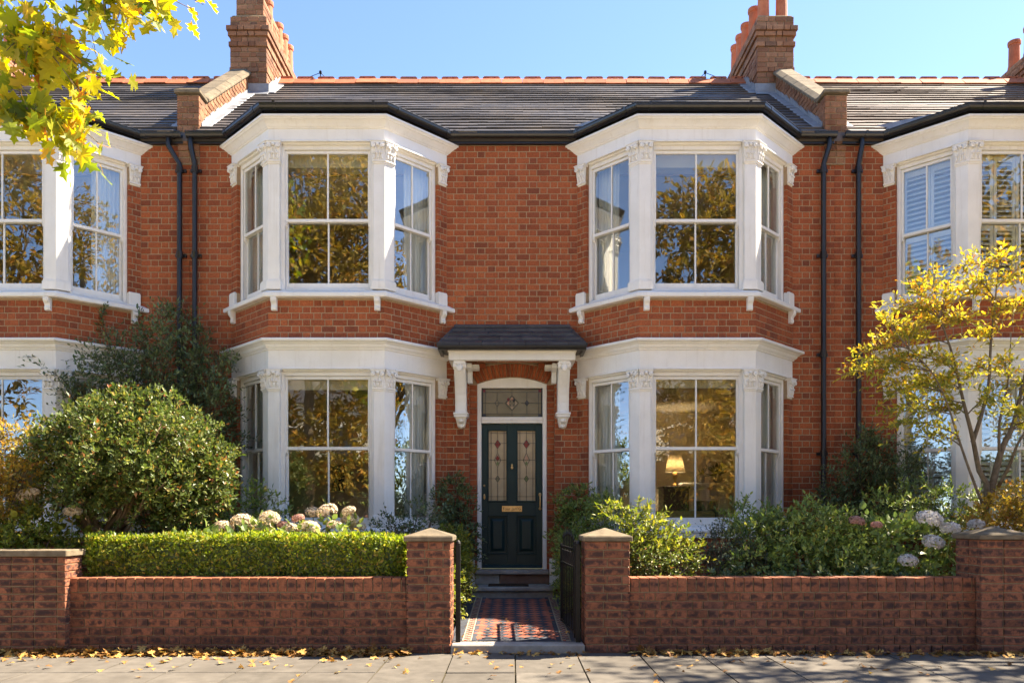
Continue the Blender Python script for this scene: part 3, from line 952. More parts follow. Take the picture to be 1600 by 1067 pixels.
def parapet(house, xc, brick_side=1):
    """party wall raised above the slope, its stone coping and the corbelled brick pier at the eaves"""
    x0, x1 = xc - .155, xc + .155
    mb = MB()
    ya, yb = -.02, 2.0
    up = .34
    mb.hexa([(x0 + .01, ya, 6.3), (x1 - .01, ya, 6.3), (x1 - .01, yb, 7.6), (x0 + .01, yb, 7.6), (x0 + .01, ya, roof_z(ya) + up - .02), (x1 - .01, ya, roof_z(ya) + up - .02), (x1 - .01, yb, roof_z(yb) + up - .02), (x0 + .01, yb, roof_z(yb) + up - .02)])
    pw = mb.build('party_parapet', M['gmortar'], house)
    B = Bricks(M['cbrick'], .05)
    L = math.hypot(1, ROOFK)
    # brick courses on both flanks follow level beds, clipped by the slope
    for side, F in (('r', Facet((x1, ya), (x1, yb))), ('l', Facet((x0, yb), (x0, ya)))):
        def iv(z, F=F, side=side):
            lo = (z - up - ROOF0) / ROOFK - .10 + .02     # y where the coping underside is
            hi = (z - ROOF0 + .05) / ROOFK - .10
            a, b = max(lo - ya, .0) + .02, min(hi - ya, yb - ya)
            if b - a < .05: return []
            return [(a, b)] if side == 'r' else [(F.len - b, F.len - a)]
        B.add(F, flemish(6.6, roof_z(yb) + up, COURSE, iv, BS, BH), 0, 2)
    B.emit(pw, 60)
    # coping stones on the slope
    segs = 4
    for i in range(segs):
        a, b = .20 + (yb - .20) * i / segs + .003, .20 + (yb - .20) * (i + 1) / segs - .003
        m = MB()
        za, zb = roof_z(a) + up, roof_z(b) + up
        ov = .045
        prof = [(-1, 0), (-1, .045), (-.55, .10), (.55, .10), (1, .045), (1, 0)]
        hw = (x1 - x0) / 2 + ov
        vs = [(xc + hw * p, a, za + q) for p, q in prof] + [(xc + hw * p, b, zb + q) for p, q in prof]
        m.add(vs, [tuple(range(6)), tuple(range(11, 5, -1))] + [(j, (j + 1) % 6, 6 + (j + 1) % 6, 6 + j) for j in range(6)])
        m.build('coping_stone', M['stone'], pw, .008)
    for sx, xs in ((-1, x0), (1, x1)):
        stepped_flashing(pw, xs, sx, .02, 1.98, .13)
    # eaves pier
    mb = MB()
    mb.box(x0 + .010, x1 - .010, -.045, .17, 6.668, 7.27)
    mb.box(x0 + .03, x1 - .03, -.012, .10, 6.30, 6.660)
    pier = mb.build('eaves_pier', M['gmortar'], house)
    B = Bricks(M['cbrick'], .05)
    brick_box(B, x0, x1, -.055, .18, 6.665, 7.28, 'frl', 0, S=.155, H=.155, bond='stretcher')
    for i in range(4):
        d = -.052 + i * .0095
        brick_box(B, x0 + .006 * i, x1 - .006 * i, d, .03, 6.572 - i * .086, 6.572 - i * .086 + .080, 'frl', 0, course=.0855, S=.155, H=.155, bond='stretcher')
    B.emit(pier, 80)
    m = MB()
    m.box(x0 - .030, x1 + .030, -.095, .20, 7.282, 7.33)
    m.hexa([(x0 - .030, -.095, 7.331), (x1 + .030, -.095, 7.331), (x1 + .030, .20, 7.331), (x0 - .030, .20, 7.331), (x0 + .02, -.03, 7.375), (x1 - .02, -.03, 7.375), (x1 - .02, .16, 7.375), (x0 + .02, .16, 7.375)])
    m.build('pier_cap', M['stone'], pier, .008)

def room(house, x0, x1, z0, z1, yb):
    mb = MB()
    ya = .31
    mb.box(x0 - .05, x1 + .05, yb, yb + .06, z0 - .05, z1 + .05)
    mb.box(x0 - .05, x0, ya, yb, z0 - .05, z1 + .05)
    mb.box(x1, x1 + .05, ya, yb, z0 - .05, z1 + .05)
    mb.box(x0, x1, ya, yb, z1, z1 + .05)
    mb.box(x0, x1, ya, yb, z0 - .05, z0, 1)
    return mb.build('room', [M['plaster'], M['wood']], house)

def make_house(name, label, x0, x1, xbs, slate_mat, doorx=None, bars=True, pri_fn=None, limit=300, gut=None):
    h = thing(name, label, 'house', ((x0 + x1) / 2, 0, .2), 'terraced brick houses in the row')
    B = Bricks(M['brick'])
    allpts = []
    facs = []
    for xb in xbs:
        FL, FF, FR, pts = bay(h, B, xb, 0, bars)
        facs.append((FL, FF, FR))
        allpts += pts
    # main wall with openings for the bays and the door
    solid = []
    x = x0
    for xb in xbs:
        solid.append((x, xb - 1.53))
        x = xb + 1.53
    solid.append((x, x1))
    mb = MB()
    DW, DZ = .605, 3.50
    for a, b in solid:
        if doorx is not None and a < doorx < b:
            mb.box(a, doorx - DW, .006, .30, .2, 6.66)
            mb.box(doorx + DW, b, .006, .30, .2, 6.66)
            mb.box(doorx - DW, doorx + DW, .006, .30, DZ, 6.66)
        else:
            mb.box(a, b, .006, .30, .2, 6.66)
    for xb in xbs:
        mb.box(xb - 1.53, xb - 1.36, .0, .30, .2, 6.66)
        mb.box(xb + 1.36, xb + 1.53, .0, .30, .2, 6.66)
        for z0, z1 in ((.2, .62), (3.3, 4.15), (6.28, 6.60)):
            mb.box(xb - 1.36, xb + 1.36, .301, .34, z0, z1)
    mb.build('wall', M['mortar'], h)
    def arch_half(z):       # half width of the outer arched opening at height z
        if z < 3.30: return DW
        if z > DZ: return 0
        return DW * math.sqrt(max(0, 1 - ((z - 3.30) / (DZ - 3.30)) ** 2))
    for a, b in solid:
        def iv(z, a=a, b=b):
            if doorx is not None and a < doorx < b and z < DZ:
                w = arch_half(z)
                return [(a, doorx - w), (doorx + w, b)]
            return [(a, b)]
        B.add(WALL, flemish(.25, 6.66, COURSE, iv, BS, BH, phase=.05), 0, 1.5)
    def pri(t):
        p, F, r, off, dep = t
        c = F.P((r[0] + r[1]) / 2, off, (r[2] + r[3]) / 2)
        return p + (0 if c[2] > 1.5 else 4) + (abs(c[0] - (doorx or (x0 + x1) / 2)) * .02 if doorx is not None else abs(c[0]) * .1)
    B.items = [(pri(t),) + t[1:] for t in B.items]
    B.emit(h, limit)
    path_gutter(h, allpts, *gut)
    # roof body
    mb = MB()
    zr = roof_z(RIDGE_Y)
    prof = [(-.06, roof_z(-.06) - .02), (RIDGE_Y, zr - .02), (2 * RIDGE_Y + .1, roof_z(-.1) - .02), (2 * RIDGE_Y + .1, roof_z(-.1) - .15), (RIDGE_Y, zr - .2), (-.06, roof_z(-.06) - .14)]
    n = len(prof)
    mb.add([(x0, y, z) for y, z in prof] + [(x1, y, z) for y, z in prof], [tuple(range(n)), tuple(range(2 * n - 1, n - 1, -1))] + [(i, (i + 1) % n, n + (i + 1) % n, n + i) for i in range(n)])
    rf = mb.build('roof', slate_mat, h)
    slates(rf, x0 + (.16 if abs(x0) < 6 else 0), x1 - (.16 if abs(x1) < 6 else 0), slate_mat)
    ridge_tiles(h, x0, x1, rf)
    # party and back walls close the house
    mb = MB()
    mb.box(x0 + .002, x0 + .10, .301, 6.0, .2, 6.5)
    mb.box(x1 - .10, x1 - .002, .301, 6.0, .2, 6.5)
    mb.box(x0 + .10, x1 - .10, 5.9, 6.0, .2, 6.7)
    mb.build('party_wall', M['mortar'], h)
    return h, facs
# ------------------------------------------------------------------ ground, road, pavement (setting)
def struct(mb, name, mat, parent=None, **k):
    o = mb.build(name, mat, parent, **k)
    return tag(o, kind='structure') if parent is None else o
mb = MB(); mb.add([(-220, -220, -.16), (220, -220, -.16), (220, 220, -.16), (-220, 220, -.16)], [(0, 1, 2, 3)]); struct(mb, 'ground', M['ground'])
mb = MB(); mb.box(-60, 60, -13.2, -6.4, -.155, -.10); struct(mb, 'road', M['road'])
mb = MB(); mb.box(-60, 60, -6.4, -6.25, -.155, .012); mb.box(-60, 60, -13.35, -13.2, -.155, .012); struct(mb, 'kerb', M['step'], bevel=.015)
mb = MB(); mb.box(-60, 60, -6.248, -3.2, -.155, -.012); pav = struct(mb, 'pavement', M['joint'])
mb = MB(); mb.box(-60, 60, -16.5, -13.352, -.155, .0); struct(mb, 'pavement', M['road'])
mb = MB(); mb.box(-60, 60, -30.9, -16.502, -.155, .0); struct(mb, 'bounce_forecourt', M['road'])  # unseen pale ground added to throw more bounce light at the facade
SW, SD = .592, .905
slab_meshes = []
for i in range(3):
    v = brick_arrays(SW - .014, .05, SD - .014, .006, .0015)
    q = [tuple(p) for p in v]
    slab_meshes.append(MB().add([(x, y, z) for x, y, z in q], BRICK_F).mesh('paving_slab', M['slab']))
def slab(x, y, w, d):
    me = random.choice(slab_meshes)
    o = bpy.data.objects.new('paving_slab', me)
    link(o, pav, (x, y - d / 2, -.025 + random.uniform(-.003, .003)))
    o.rotation_euler = (random.uniform(-.003, .003), random.uniform(-.003, .003), 0)
    o.scale = (w / SW, d / SD, 1)
SLABY = [-3.46 + .0, -3.53 - .90, -3.53 - 1.805, -3.53 - 2.71]
for r in range(3):
    for i in range(-11, 12):
        slab(.03 + (i + .5) * SW, (SLABY[r] + SLABY[r + 1]) / 2, SW, SLABY[r] - SLABY[r + 1])

# garden beds behind the front walls
for a, b, zz in ((-4.36, -.86, .40), (.90, 4.50, .40), (-10, -4.36, .42), (4.50, 10, .42)):
    mb = MB()
    nx, ny = 24, 14
    vs = [(a + (b - a) * i / nx, -3.3 + 3.3 * j / ny, zz + .03 * math.sin(i * 1.3 + j) + .03 * math.cos(j * 1.9 - i * .7)) for j in range(ny + 1) for i in range(nx + 1)]
    mb.add(vs, [(j * (nx + 1) + i, j * (nx + 1) + i + 1, (j + 1) * (nx + 1) + i + 1, (j + 1) * (nx + 1) + i) for j in range(ny) for i in range(nx)])
    struct(mb, 'garden_soil', M['soil'], smooth=True)

# ------------------------------------------------------------------ the house in the middle
house, facs = make_house('terraced_house', 'middle red brick house with the dark green front door', -4.58, 4.58, (-2.455, 2.455), M['slate'], doorx=0.0, gut=(-4.575, 4.56))
(LFL, LFF, LFR), (RFL, RFF, RFR) = facs
for sx in (-1, 1):
    xs = sorted((sx * 4.12, sx * 4.73))
    xi = 4.25
    pots = [(sx * 4.60, 2.22, .105, .62, 0), (sx * 4.29, 2.22, .105, .66, 0)] if sx > 0 else [(sx * 4.28, 2.55, .105, .60, 0)]
    pots += [(sx * 4.27, 2.66, .105, .55, 0)] if sx > 0 else []
    pots += [(sx * xi, 3.05, .10, .52, 0), (sx * xi, 3.38, .10, .52, 0), (sx * xi, 3.70, .10, .52, 0)]
    chimney(house, xs[0], xs[1], sx < 0, pots)
    parapet(house, sx * 4.58)
downpipe(house, -4.515, -4.475, 6.62)
downpipe(house, 4.46, 4.395, 6.62)
for x0, x1 in ((-4.40, -.72), (.72, 4.40)):
    room(house, x0, x1, .62, 3.30, 3.9)
    room(house, x0, x1, 4.12, 6.28, 3.6)

# ---- doorway
DY = .10
RB = Facet((0, DY), (1, DY))
mb = MB()
mb.box(-.62, -.502, DY + .012, .30, .2, 3.55)
mb.box(.502, .62, DY + .012, .30, .2, 3.55)
def arc_pts(hw, zs, zc, n=14):
    """segmental arch from (-hw,zs) over (0,zc) to (hw,zs)"""
    h = zc - zs
    r = (hw * hw + h * h) / (2 * h)
    a = math.asin(hw / r)
    return [(r * math.sin(t), zc - r + r * math.cos(t)) for t in np.linspace(-a, a, n)]
IN = arc_pts(.502, 3.215, 3.312)
OUT = arc_pts(.62, 3.42, 3.52)
for (a, b), (c, d), (e, f), (g, i) in zip(IN[:-1], IN[1:], OUT[:-1], OUT[1:]):
    mb.hexa([(a, DY + .012, b), (c, DY + .012, d), (c, .30, d), (a, .30, b), (e, DY + .012, f), (g, DY + .012, i), (g, .30, i), (e, .30, f)])
rev = mb.build('door_reveal', M['mortar'], house)
B = Bricks(M['brick'])
B.add(RB, flemish(.30, 3.20, COURSE, lambda z: [(-.605, -.502), (.502, .605)], .12, .12, bond='header'), 0, 1)
B.emit(rev, 80)
OUT2 = arc_pts(.60, 3.40, 3.50, 22)
IN2 = arc_pts(.502, 3.218, 3.315, 22)
for k in range(21):
    (a, b), (c, d), (e, f), (g, i) = IN2[k], IN2[k + 1], OUT2[k], OUT2[k + 1]
    q = .08
    def lp(p, r, t): return (p[0] + (r[0] - p[0]) * t, p[1] + (r[1] - p[1]) * t)
    A1, A2 = lp((a, b), (c, d), q), lp((a, b), (c, d), 1 - q)
    B1, B2 = lp((e, f), (g, i), q), lp((e, f), (g, i), 1 - q)
    m = MB()
    m.hexa([(A1[0], DY - .002, A1[1]), (A2[0], DY - .002, A2[1]), (A2[0], DY + .06, A2[1]), (A1[0], DY + .06, A1[1]), (B1[0], DY - .002, B1[1]), (B2[0], DY - .002, B2[1]), (B2[0], DY + .06, B2[1]), (B1[0], DY + .06, B1[1])])
    m.build('brick', M['brick'], rev, .004)
# white frame with arched head, transom and leaded fanlight
FO = -.13                       # outward offset of the frame face (i.e. 0.13 behind the wall face)
mb = MB()
mb.fbox(WALL, -.500, -.440, -.26, FO, .555, 3.215)
mb.fbox(WALL, .440, .500, -.26, FO, .555, 3.215)
mb.fbox(WALL, -.440, .440, -.26, FO + .004, 2.655, 2.745)
mb.fbox(WALL, -.440, .440, -.26, FO + .018, 2.690, 2.720)
arch = arc_pts(.500, 3.213, 3.310, 16)
mb.fplate(WALL, [(.5, 3.160), (-.5, 3.160)] + arch, -.26, FO - .002)
frame = mb.build('door_frame', M['white'], house, .005)
mb = MB(); mb.fbox(WALL, -.425, .425, -.215, -.200, 2.745, 3.160)
fan = mb.build('fanlight', M['olive'], house)
mb = MB()
for a, b, c, d in ((-.425, 2.748, .425, 2.76), (-.425, 3.145, .425, 3.157), (-.425, 2.79, .425, 2.796), (-.425, 3.105, .425, 3.111), (-.425, 2.948, -.13, 2.954), (.13, 2.948, .425, 2.954),
                   (-.385, 2.748, -.379, 3.157), (.379, 2.748, .385, 3.157), (-.218, 2.796, -.212, 2.90), (-.218, 3.0, -.212, 3.11), (.212, 2.99, .218, 3.11), (.212, 2.796, .218, 2.91), (-.003, 3.07, .003, 3.157), (-.003, 2.748, .003, 2.83)):
    mb.fbox(WALL, a, c, -.2005, -.193, b, d)
mb.fbox(WALL, -.437, -.420, -.205, -.16, 2.745, 3.162); mb.fbox(WALL, .420, .437, -.205, -.16, 2.745, 3.162)
def diamond_frame(mb, x, z, w, h, t, o0, o1):
    P = [(x, z - h), (x + w, z), (x, z + h), (x - w, z)]
    Q = [(x, z - h + t * 1.3), (x + w - t, z), (x, z + h - t * 1.3), (x - w + t, z)]
    for i in range(4):
        j = (i + 1) % 4
        mb.fplate(WALL, [P[i], P[j], Q[j], Q[i]], o0, o1)
for x, z, w, h in ((-.215, 2.951, .036, .055), (.215, 2.951, .036, .045), (0, 2.951, .10, .115), (0, 2.951, .048, .06)):
    diamond_frame(mb, x, z, w, h, .008, -.2005, -.190)
mb.build('lead_came', M['came'], fan)
def glass_piece(parent, x, z, w, h, mat, o=-.1995, t=.006):
    m = MB(); m.fplate(WALL, [(x, z - h), (x + w, z), (x, z + h), (x - w, z)], o, o + t)
    m.build('coloured_glass', M[mat], parent)
glass_piece(fan, -.215, 2.951, .030, .048, 'olive'); glass_piece(fan, .215, 2.951, .030, .040, 'tblack')
for dx, dz, c in ((0, .058, 'pinkglass'), (0, -.058, 'amber'), (-.050, 0, 'pinkglass'), (.050, 0, 'tcream'), (.026, .040, 'tblack'), (-.052, .052, 'redglass')):
    glass_piece(fan, dx, 2.951 + dz, .024, .030, c)
for x, z in ((-.40, 3.128), (.402, 3.128), (-.40, 2.772), (.40, 2.772)):
    m = MB(); m.fbox(WALL, x - .02, x + .02, -.1995, -.1935, z - .02, z + .02); m.build('coloured_glass', M['redglass' if z > 3 else 'tblack'], fan)

# ---- door leaf
DB, DT = .565, 2.650
o0, o1 = -.245, -.195
mb = MB()
sty = ((-.437, -.347), (-.070, .070), (.347, .437))
for a, b in sty:
    mb.fbox(WALL, a, b, o0, o1, DB, DT)
for a, b in ((-.347, -.070), (.070, .347)):
    mb.fbox(WALL, a, b, o0, o1, DB, .775)
    mb.fbox(WALL, a, b, o0, o1, 1.325, 1.535)
    mb.fbox(WALL, a, b, o0, o1, 2.560, DT)
mb.fprism(WALL, -.432, .432, [(o1 - .002, DB + .004), (o1 + .040, DB + .004), (o1 + .040, DB + .022), (o1 + .006, DB + .058), (o1 - .002, DB + .058)])
door = mb.build('front_door', M['door'], house, .003)
for a, b in ((-.347, -.070), (.070, .347)):
    m = MB()
    m.fbox(WALL, a, b, o0 + .01, o1 - .030, .775, 1.325)
    m.fhex(WALL, (a + .045, b - .045, o1 - .03, o1 - .03), (a + .045, b - .045, o1 - .03, o1 - .03), .82, 1.28)
    P = [(a + .035, .812), (b - .035, .812), (b - .035, 1.288), (a + .035, 1.288)]
    Q = [(a + .075, .852), (b - .075, .852), (b - .075, 1.248), (a + .075, 1.248)]
    m.add([WALL.P(s, o1 - .029, z) for s, z in P] + [WALL.P(s, o1 - .008, z) for s, z in Q], [(0, 1, 5, 4), (1, 2, 6, 5), (2, 3, 7, 6), (3, 0, 4, 7), (4, 5, 6, 7), (3, 2, 1, 0)])
    m.build('door_panel', M['door'], door)
    m = MB()
    for q, (c0, c1, d0, d1) in enumerate(((a - .012, b + .012, .763, .783), (a - .012, b + .012, 1.317, 1.337), (a - .012, a + .010, .783, 1.317), (b - .010, b + .012, .783, 1.317), (a - .012, b + .012, 1.523, 1.543), (a - .012, b + .012, 2.552, 2.572), (a - .012, a + .010, 1.543, 2.552), (b - .010, b + .012, 1.543, 2.552))):
        m.fbox(WALL, c0, c1, o1 - .02, o1 + .012, d0, d1)
    m.build('panel_moulding', M['door'], door, .006)
    c = (a + b) / 2
    m = MB(); m.fbox(WALL, a, b, o0 + .015, o1 - .028, 1.535, 2.560)
    m.build('stained_glass', M['amber'], door)
    m = MB()
    ga, gb, og0, og1 = a + .012, b - .012, o1 - .0285, o1 - .021
    for z in (1.60, 1.86, 2.13, 2.37, 2.515):
        m.fbox(WALL, ga, gb, og0, og1, z, z + .006)
    for x in (ga + .030, gb - .036):
        m.fbox(WALL, x, x + .006, og0, og1, 1.545, 2.55)
    for z0, z1 in ((1.545, 1.80), (1.92, 2.02), (2.24, 2.29), (2.43, 2.55)):
        m.fbox(WALL, c - .003, c + .003, og0, og1, z0, z1)
    for z, w, h in ((2.36, .048, .07), (2.13, .050, .11), (1.86, .036, .055)):
        diamond_frame(m, c, z, w, h, .008, og0, og1 + .002)
    m.build('lead_came', M['came'], door)
    L = a < 0
    for z, w, h, k in ((2.36, .040, .062, 'redglass'), (2.155, .028, .045, 'redglass' if L else 'pinkglass'), (2.085, .020, .035, 'greenglass'), (1.86, .028, .047, 'olive' if L else 'greenglass')):
        glass_piece(door, c, z, w, h, k, o1 - .0283)
m = MB(); m.fbox(WALL, -.145, .145, o1 - .002, o1 + .010, 1.385, 1.468); m.fbox(WALL, -.128, .128, o1 + .010, o1 + .014, 1.400, 1.453)
def lettering(name, body, size, mat, parent, at, rot):
    fc = bpy.data.curves.new(name, 'FONT'); fc.body = body; fc.size = size; fc.extrude = .0008; fc.align_x = 'CENTER'; fc.align_y = 'CENTER'
    tmp = bpy.data.objects.new('tmp_text', fc); COL.objects.link(tmp)
    me = bpy.data.meshes.new_from_object(tmp.evaluated_get(bpy.context.evaluated_depsgraph_get()))
    bpy.data.objects.remove(tmp); bpy.data.curves.remove(fc)
    me.materials.clear(); me.materials.append(mat)
    o = bpy.data.objects.new(name, me); link(o, parent, at); o.rotation_euler = rot
    return o
lp_ = m.build('letter_plate', M['brass'], door, .003)
lettering('lettering', "Four Jam'G", .058, M['engrave'], door, (0, -(o1 + .0150), 1.425), (math.pi / 2, 0, 0))
m = MB()
m.fell(WALL, 0, o1 + .012, 2.055, .016, .014, .022, 10, 6); m.tube([WALL.P(0, o1, 2.07), WALL.P(0, o1 + .02, 2.07)], .010, 8); m.fell(WALL, 0, o1 + .018, 2.02, .020, .012, .026, 10, 6)
m.build('door_knocker', M['brass'], door, smooth=True)
m = MB()
m.tube([WALL.P(.405, o1, 1.63), WALL.P(.405, o1 + .045, 1.63), WALL.P(.405, o1 + .055, 1.60), WALL.P(.405, o1 + .055, 1.46), WALL.P(.405, o1 + .045, 1.43), WALL.P(.405, o1, 1.43)], .010, 8)
m.fell(WALL, .405, o1 + .004, 1.63, .022, .008, .030, 10, 5); m.fell(WALL, .405, o1 + .004, 1.43, .020, .008, .026, 10, 5)
m.build('door_handle', M['brass'], door, smooth=True)
m = MB(); m.fell(WALL, -.400, o1 + .006, 1.60, .018, .010, .042, 10, 5); m.fell(WALL, -.400, o1 + .020, 1.61, .012, .014, .014, 8, 5); m.fell(WALL, -.402, o1 + .004, 1.76, .016, .010, .016, 8, 5)
m.build('door_lock', M['brass'], door, smooth=True)

# ---- porch canopy on carved brackets
PO = .50
mb = MB()
mb.fbox(WALL, -.86, .86, PO - .09, PO, 3.435, 3.575)
mb.fbox(WALL, -.875, .875, PO - .095, PO + .014, 3.545, 3.578)
for a, b in ((-.86, -.77), (.77, .86)):
    mb.fbox(WALL, a, b, 0, PO - .09, 3.435, 3.575)
mb.fbox(WALL, -.77, .77, 0, PO - .09, 3.535, 3.555)
can = mb.build('porch_canopy', M['white'], house, .005)
mb = MB()
e, zt0, zt1 = .985, 3.585, 3.985
mb.add([WALL.P(-e, PO + .09, zt0), WALL.P(e, PO + .09, zt0), WALL.P(e, 0, zt0), WALL.P(-e, 0, zt0), WALL.P(-.80, .02, zt1 - .02), WALL.P(.80, .02, zt1 - .02), WALL.P(.80, 0, zt1 - .02), WALL.P(-.80, 0, zt1 - .02)],
       [(3, 2, 1, 0), (0, 1, 5, 4), (1, 2, 6, 5), (3, 0, 4, 7), (4, 5, 6, 7), (2, 3, 7, 6)])
mb.build('canopy_deck', M['black'], can)
nC = 4
for k in range(nC):
    t0, t1 = k / nC, (k + 1) / nC
    def at(t): return (e + .012 - (e - .80) * t, PO + .10 - (PO + .08) * t, zt0 + .015 + (zt1 - zt0 - .02) * t)
    (ea, oa, za), (eb, ob, zb2) = at(t0), at(min(t1 + .10, 1))
    x = -ea + (k % 2) * -.1
    while x < ea:
        xa, xb = max(x + .003, -ea), min(x + .29, ea)
        x += .293
        if xb - xa < .03: continue
        q = eb / ea
        lf, th = .050, .034
        m = MB()
        m.hexa([WALL.P(xa, oa, za + lf - th), WALL.P(xb, oa, za + lf - th), WALL.P(xb * q, ob, zb2), WALL.P(xa * q, ob, zb2), WALL.P(xa, oa, za + lf), WALL.P(xb, oa, za + lf), WALL.P(xb * q, ob, zb2 + .012), WALL.P(xa * q, ob, zb2 + .012)])
        m.build('slate', M['cslate'], can)
    for sx in (-1, 1):
        m = MB()
        m.hexa([WALL.P(sx * (ea - .002), oa, za + .010), WALL.P(sx * (ea - .002), 0.0, za + .010), WALL.P(sx * (eb - .002), 0, zb2 + .004), WALL.P(sx * (eb - .002), ob, zb2 + .004), WALL.P(sx * (ea + .020), oa, za + .030), WALL.P(sx * (ea + .020), 0, za + .030), WALL.P(sx * (eb + .004), 0, zb2 + .022), WALL.P(sx * (eb + .004), ob, zb2 + .022)])
        m.build('slate', M['cslate'], can)
m = MB()
m.tube([WALL.P(-.82, .03, zt1 + .01), WALL.P(.82, .03, zt1 + .01)], .035, 8)
for sx in (-1, 1):
    m.tube([WALL.P(sx * .80, .03, zt1 + .005), WALL.P(sx * (e + .01), PO + .09, zt0 + .04)], .026, 8)
m.build('canopy_hip', M['cslate'], can)
m = MB()
for F, a, b in ((WALL, -.99, .99),):
    arc = [(PO + .125 + .042 * math.cos(t), 3.600 - .05 * math.sin(t)) for t in np.linspace(math.pi, 0, 8)]
    m.fprism(WALL, a, b, arc + [(PO + .125, 3.585)])
for sx in (-1, 1):
    m.fbox(WALL, min(sx * .955, sx * .998), max(sx * .955, sx * .998), 0.0, PO + .10, 3.555, 3.598)
m.fbox(WALL, -.955, .955, PO + .015, PO + .085, 3.560, 3.584)
m.build('canopy_gutter', M['black'], can, .002)
for sx in (-1, 1):
    x = sx * .715
    w = .078
    mb = MB()
    prof = [(0, 3.434), (PO - .03, 3.434), (PO - .03, 3.40), (PO - .055, 3.375), (PO - .075, 3.33), (PO - .10, 3.28), (PO - .16, 3.20), (PO - .23, 3.10), (PO - .28, 3.0), (PO - .305, 2.90), (PO - .31, 2.80), (PO - .30, 2.76), (0, 2.76)]
    mb.fprism(WALL, x - w, x + w, prof)
    mb.fprism(WALL, x - w + .022, x + w - .022, [(o + .012 if o > 0 else 0, z) for o, z in prof[2:12]] + [(0, 2.78), (0, 3.40)])
    mb.tube([WALL.P(x - w - .012, PO - .085, 3.375), WALL.P(x + w + .012, PO - .085, 3.375)], .050, 12)
    mb.fell(WALL, x, PO - .03, 3.34, .05, .03, .055, 8, 5)
    mb.fbox(WALL, x - w - .026, x + w + .026, 0, PO - .265, 2.735, 2.765)
    mb.fbox(WALL, x - w - .016, x + w + .016, 0, PO - .28, 2.70, 2.735)
    mb.fhex(WALL, (x - w * .62, x + w * .62, 0, .10), (x - w, x + w, 0, .19), 2.57, 2.70)
    mb.fell(WALL, x, .13, 2.655, .055, .075, .040, 10, 6)
    mb.fell(WALL, x, .09, 2.585, .042, .055, .035, 10, 6)
    mb.build('carved_bracket', M['white'], can, .005)
    mb = MB()
    xi = sx * .592
    mb.fprism(WALL, xi - .035, xi + .035, [(0, 3.434), (.30, 3.434), (.30, 3.37), (.22, 3.36), (.12, 3.33), (.10, 3.19), (0, 3.19)])
    mb.fprism(WALL, min(sx * .56, sx * .46), max(sx * .56, sx * .46), [(.02, 3.434), (.20, 3.434), (.20, 3.40), (.14, 3.375), (.02, 3.37)])
    mb.build('inner_bracket', M['white'], can, .005)

# ---- steps, mat
mb = MB()
mb.box(-.52, .52, -.085, .30, .50, .556)
st = mb.build('threshold', M['step'], house, .008)
mb = MB()
mb.box(-.525, -.18, -.035, .25, .36, .499); st2 = mb.build('step_riser', M['step'], house, .006)
mb = MB(); mb.box(-.176, .525, -.036, .25, .36, .498); mb.build('step_riser', M['brownstone'], house, .006)
mb = MB(); mb.box(-.585, .585, -.46, -.0, .295, .352); mb.build('doorstep', M['step'], house, .012)
mb = MB(); mb.box(-.565, .565, -.42, .2, .05, .294); mb.build('step_riser', M['step'], house, .006)
for sx in (-1, 1):
    mb = MB(); mb.box(min(sx * .53, sx * .68), max(sx * .53, sx * .68), -.05, .02, .30, .72); mb.build('plinth_block', M['white'], house, .006)
mb = MB()
mb.box(-.33, .23, -.33, -.06, .354, .370)
mt_ = mb.build('doormat', M['mat'], None, .004)
tag(mt_, 'dark coir doormat on the step below the front door', 'doormat')

# ------------------------------------------------------------------ tiled garden path
PX0, PX1, PYA, PYB, PZA, PZB = -.62, .70, -3.34, -.46, .088, .215
slope = math.atan2(PZB - PZA, PYB - PYA)
def pz(y): return PZA + (y - PYA) * (PZB - PZA) / (PYB - PYA)
mb = MB()
mb.hexa([(PX0, PYA, -.1), (PX1, PYA, -.1), (PX1, PYB, -.1), (PX0, PYB, -.1), (PX0, PYA, pz(PYA) - .006), (PX1, PYA, pz(PYA) - .006), (PX1, PYB, pz(PYB) - .006), (PX0, PYB, pz(PYB) - .006)])
path = struct(mb, 'garden_path', M['tblack'])
pc = .045                         # path centre
hp = .0755
dm = {}
for c in ('tred', 'tblack'):
    g = hp - .004
    t = .010
    mb = MB()
    mb.add([(0, -g, 0), (g, 0, 0), (0, g, 0), (-g, 0, 0), (0, -g - .003, -t), (g + .003, 0, -t), (0, g + .003, -t), (-g - .003, 0, -t)], [(0, 1, 2, 3), (4, 5, 1, 0), (5, 6, 2, 1), (6, 7, 3, 2), (7, 4, 0, 3)])
    dm[c] = mb.mesh('tile', M[c])
ncol = 5
nrow = 18
def put_tile(c, x, y):
    o = bpy.data.objects.new('tile', dm[c])
    link(o, path, (x, y, pz(y) + .004 + random.uniform(-.0012, .0012)))
    o.rotation_euler = (slope, 0, random.uniform(-.01, .01))
y0 = PYA + .16
for i in range(ncol):
    for j in range(nrow):
        put_tile('tblack', pc + (i - 2) * 2 * hp, y0 + j * 2 * hp)
for i in range(ncol + 1):
    for j in range(nrow - 1):
        put_tile('tred', pc + (i - 2.5) * 2 * hp, y0 + (j + .5) * 2 * hp)
W5 = 5 * hp
def strip(name, xa, xb, mat, ya=PYA + .02, yb=PYB, dz=.004):
    m = MB()
    m.hexa([(xa, ya, pz(ya) - .02), (xb, ya, pz(ya) - .02), (xb, yb, pz(yb) - .02), (xa, yb, pz(yb) - .02), (xa, ya, pz(ya) + dz), (xb, ya, pz(ya) + dz), (xb, yb, pz(yb) + dz), (xa, yb, pz(yb) + dz)])
    return m.build(name, M[mat], path, .002)
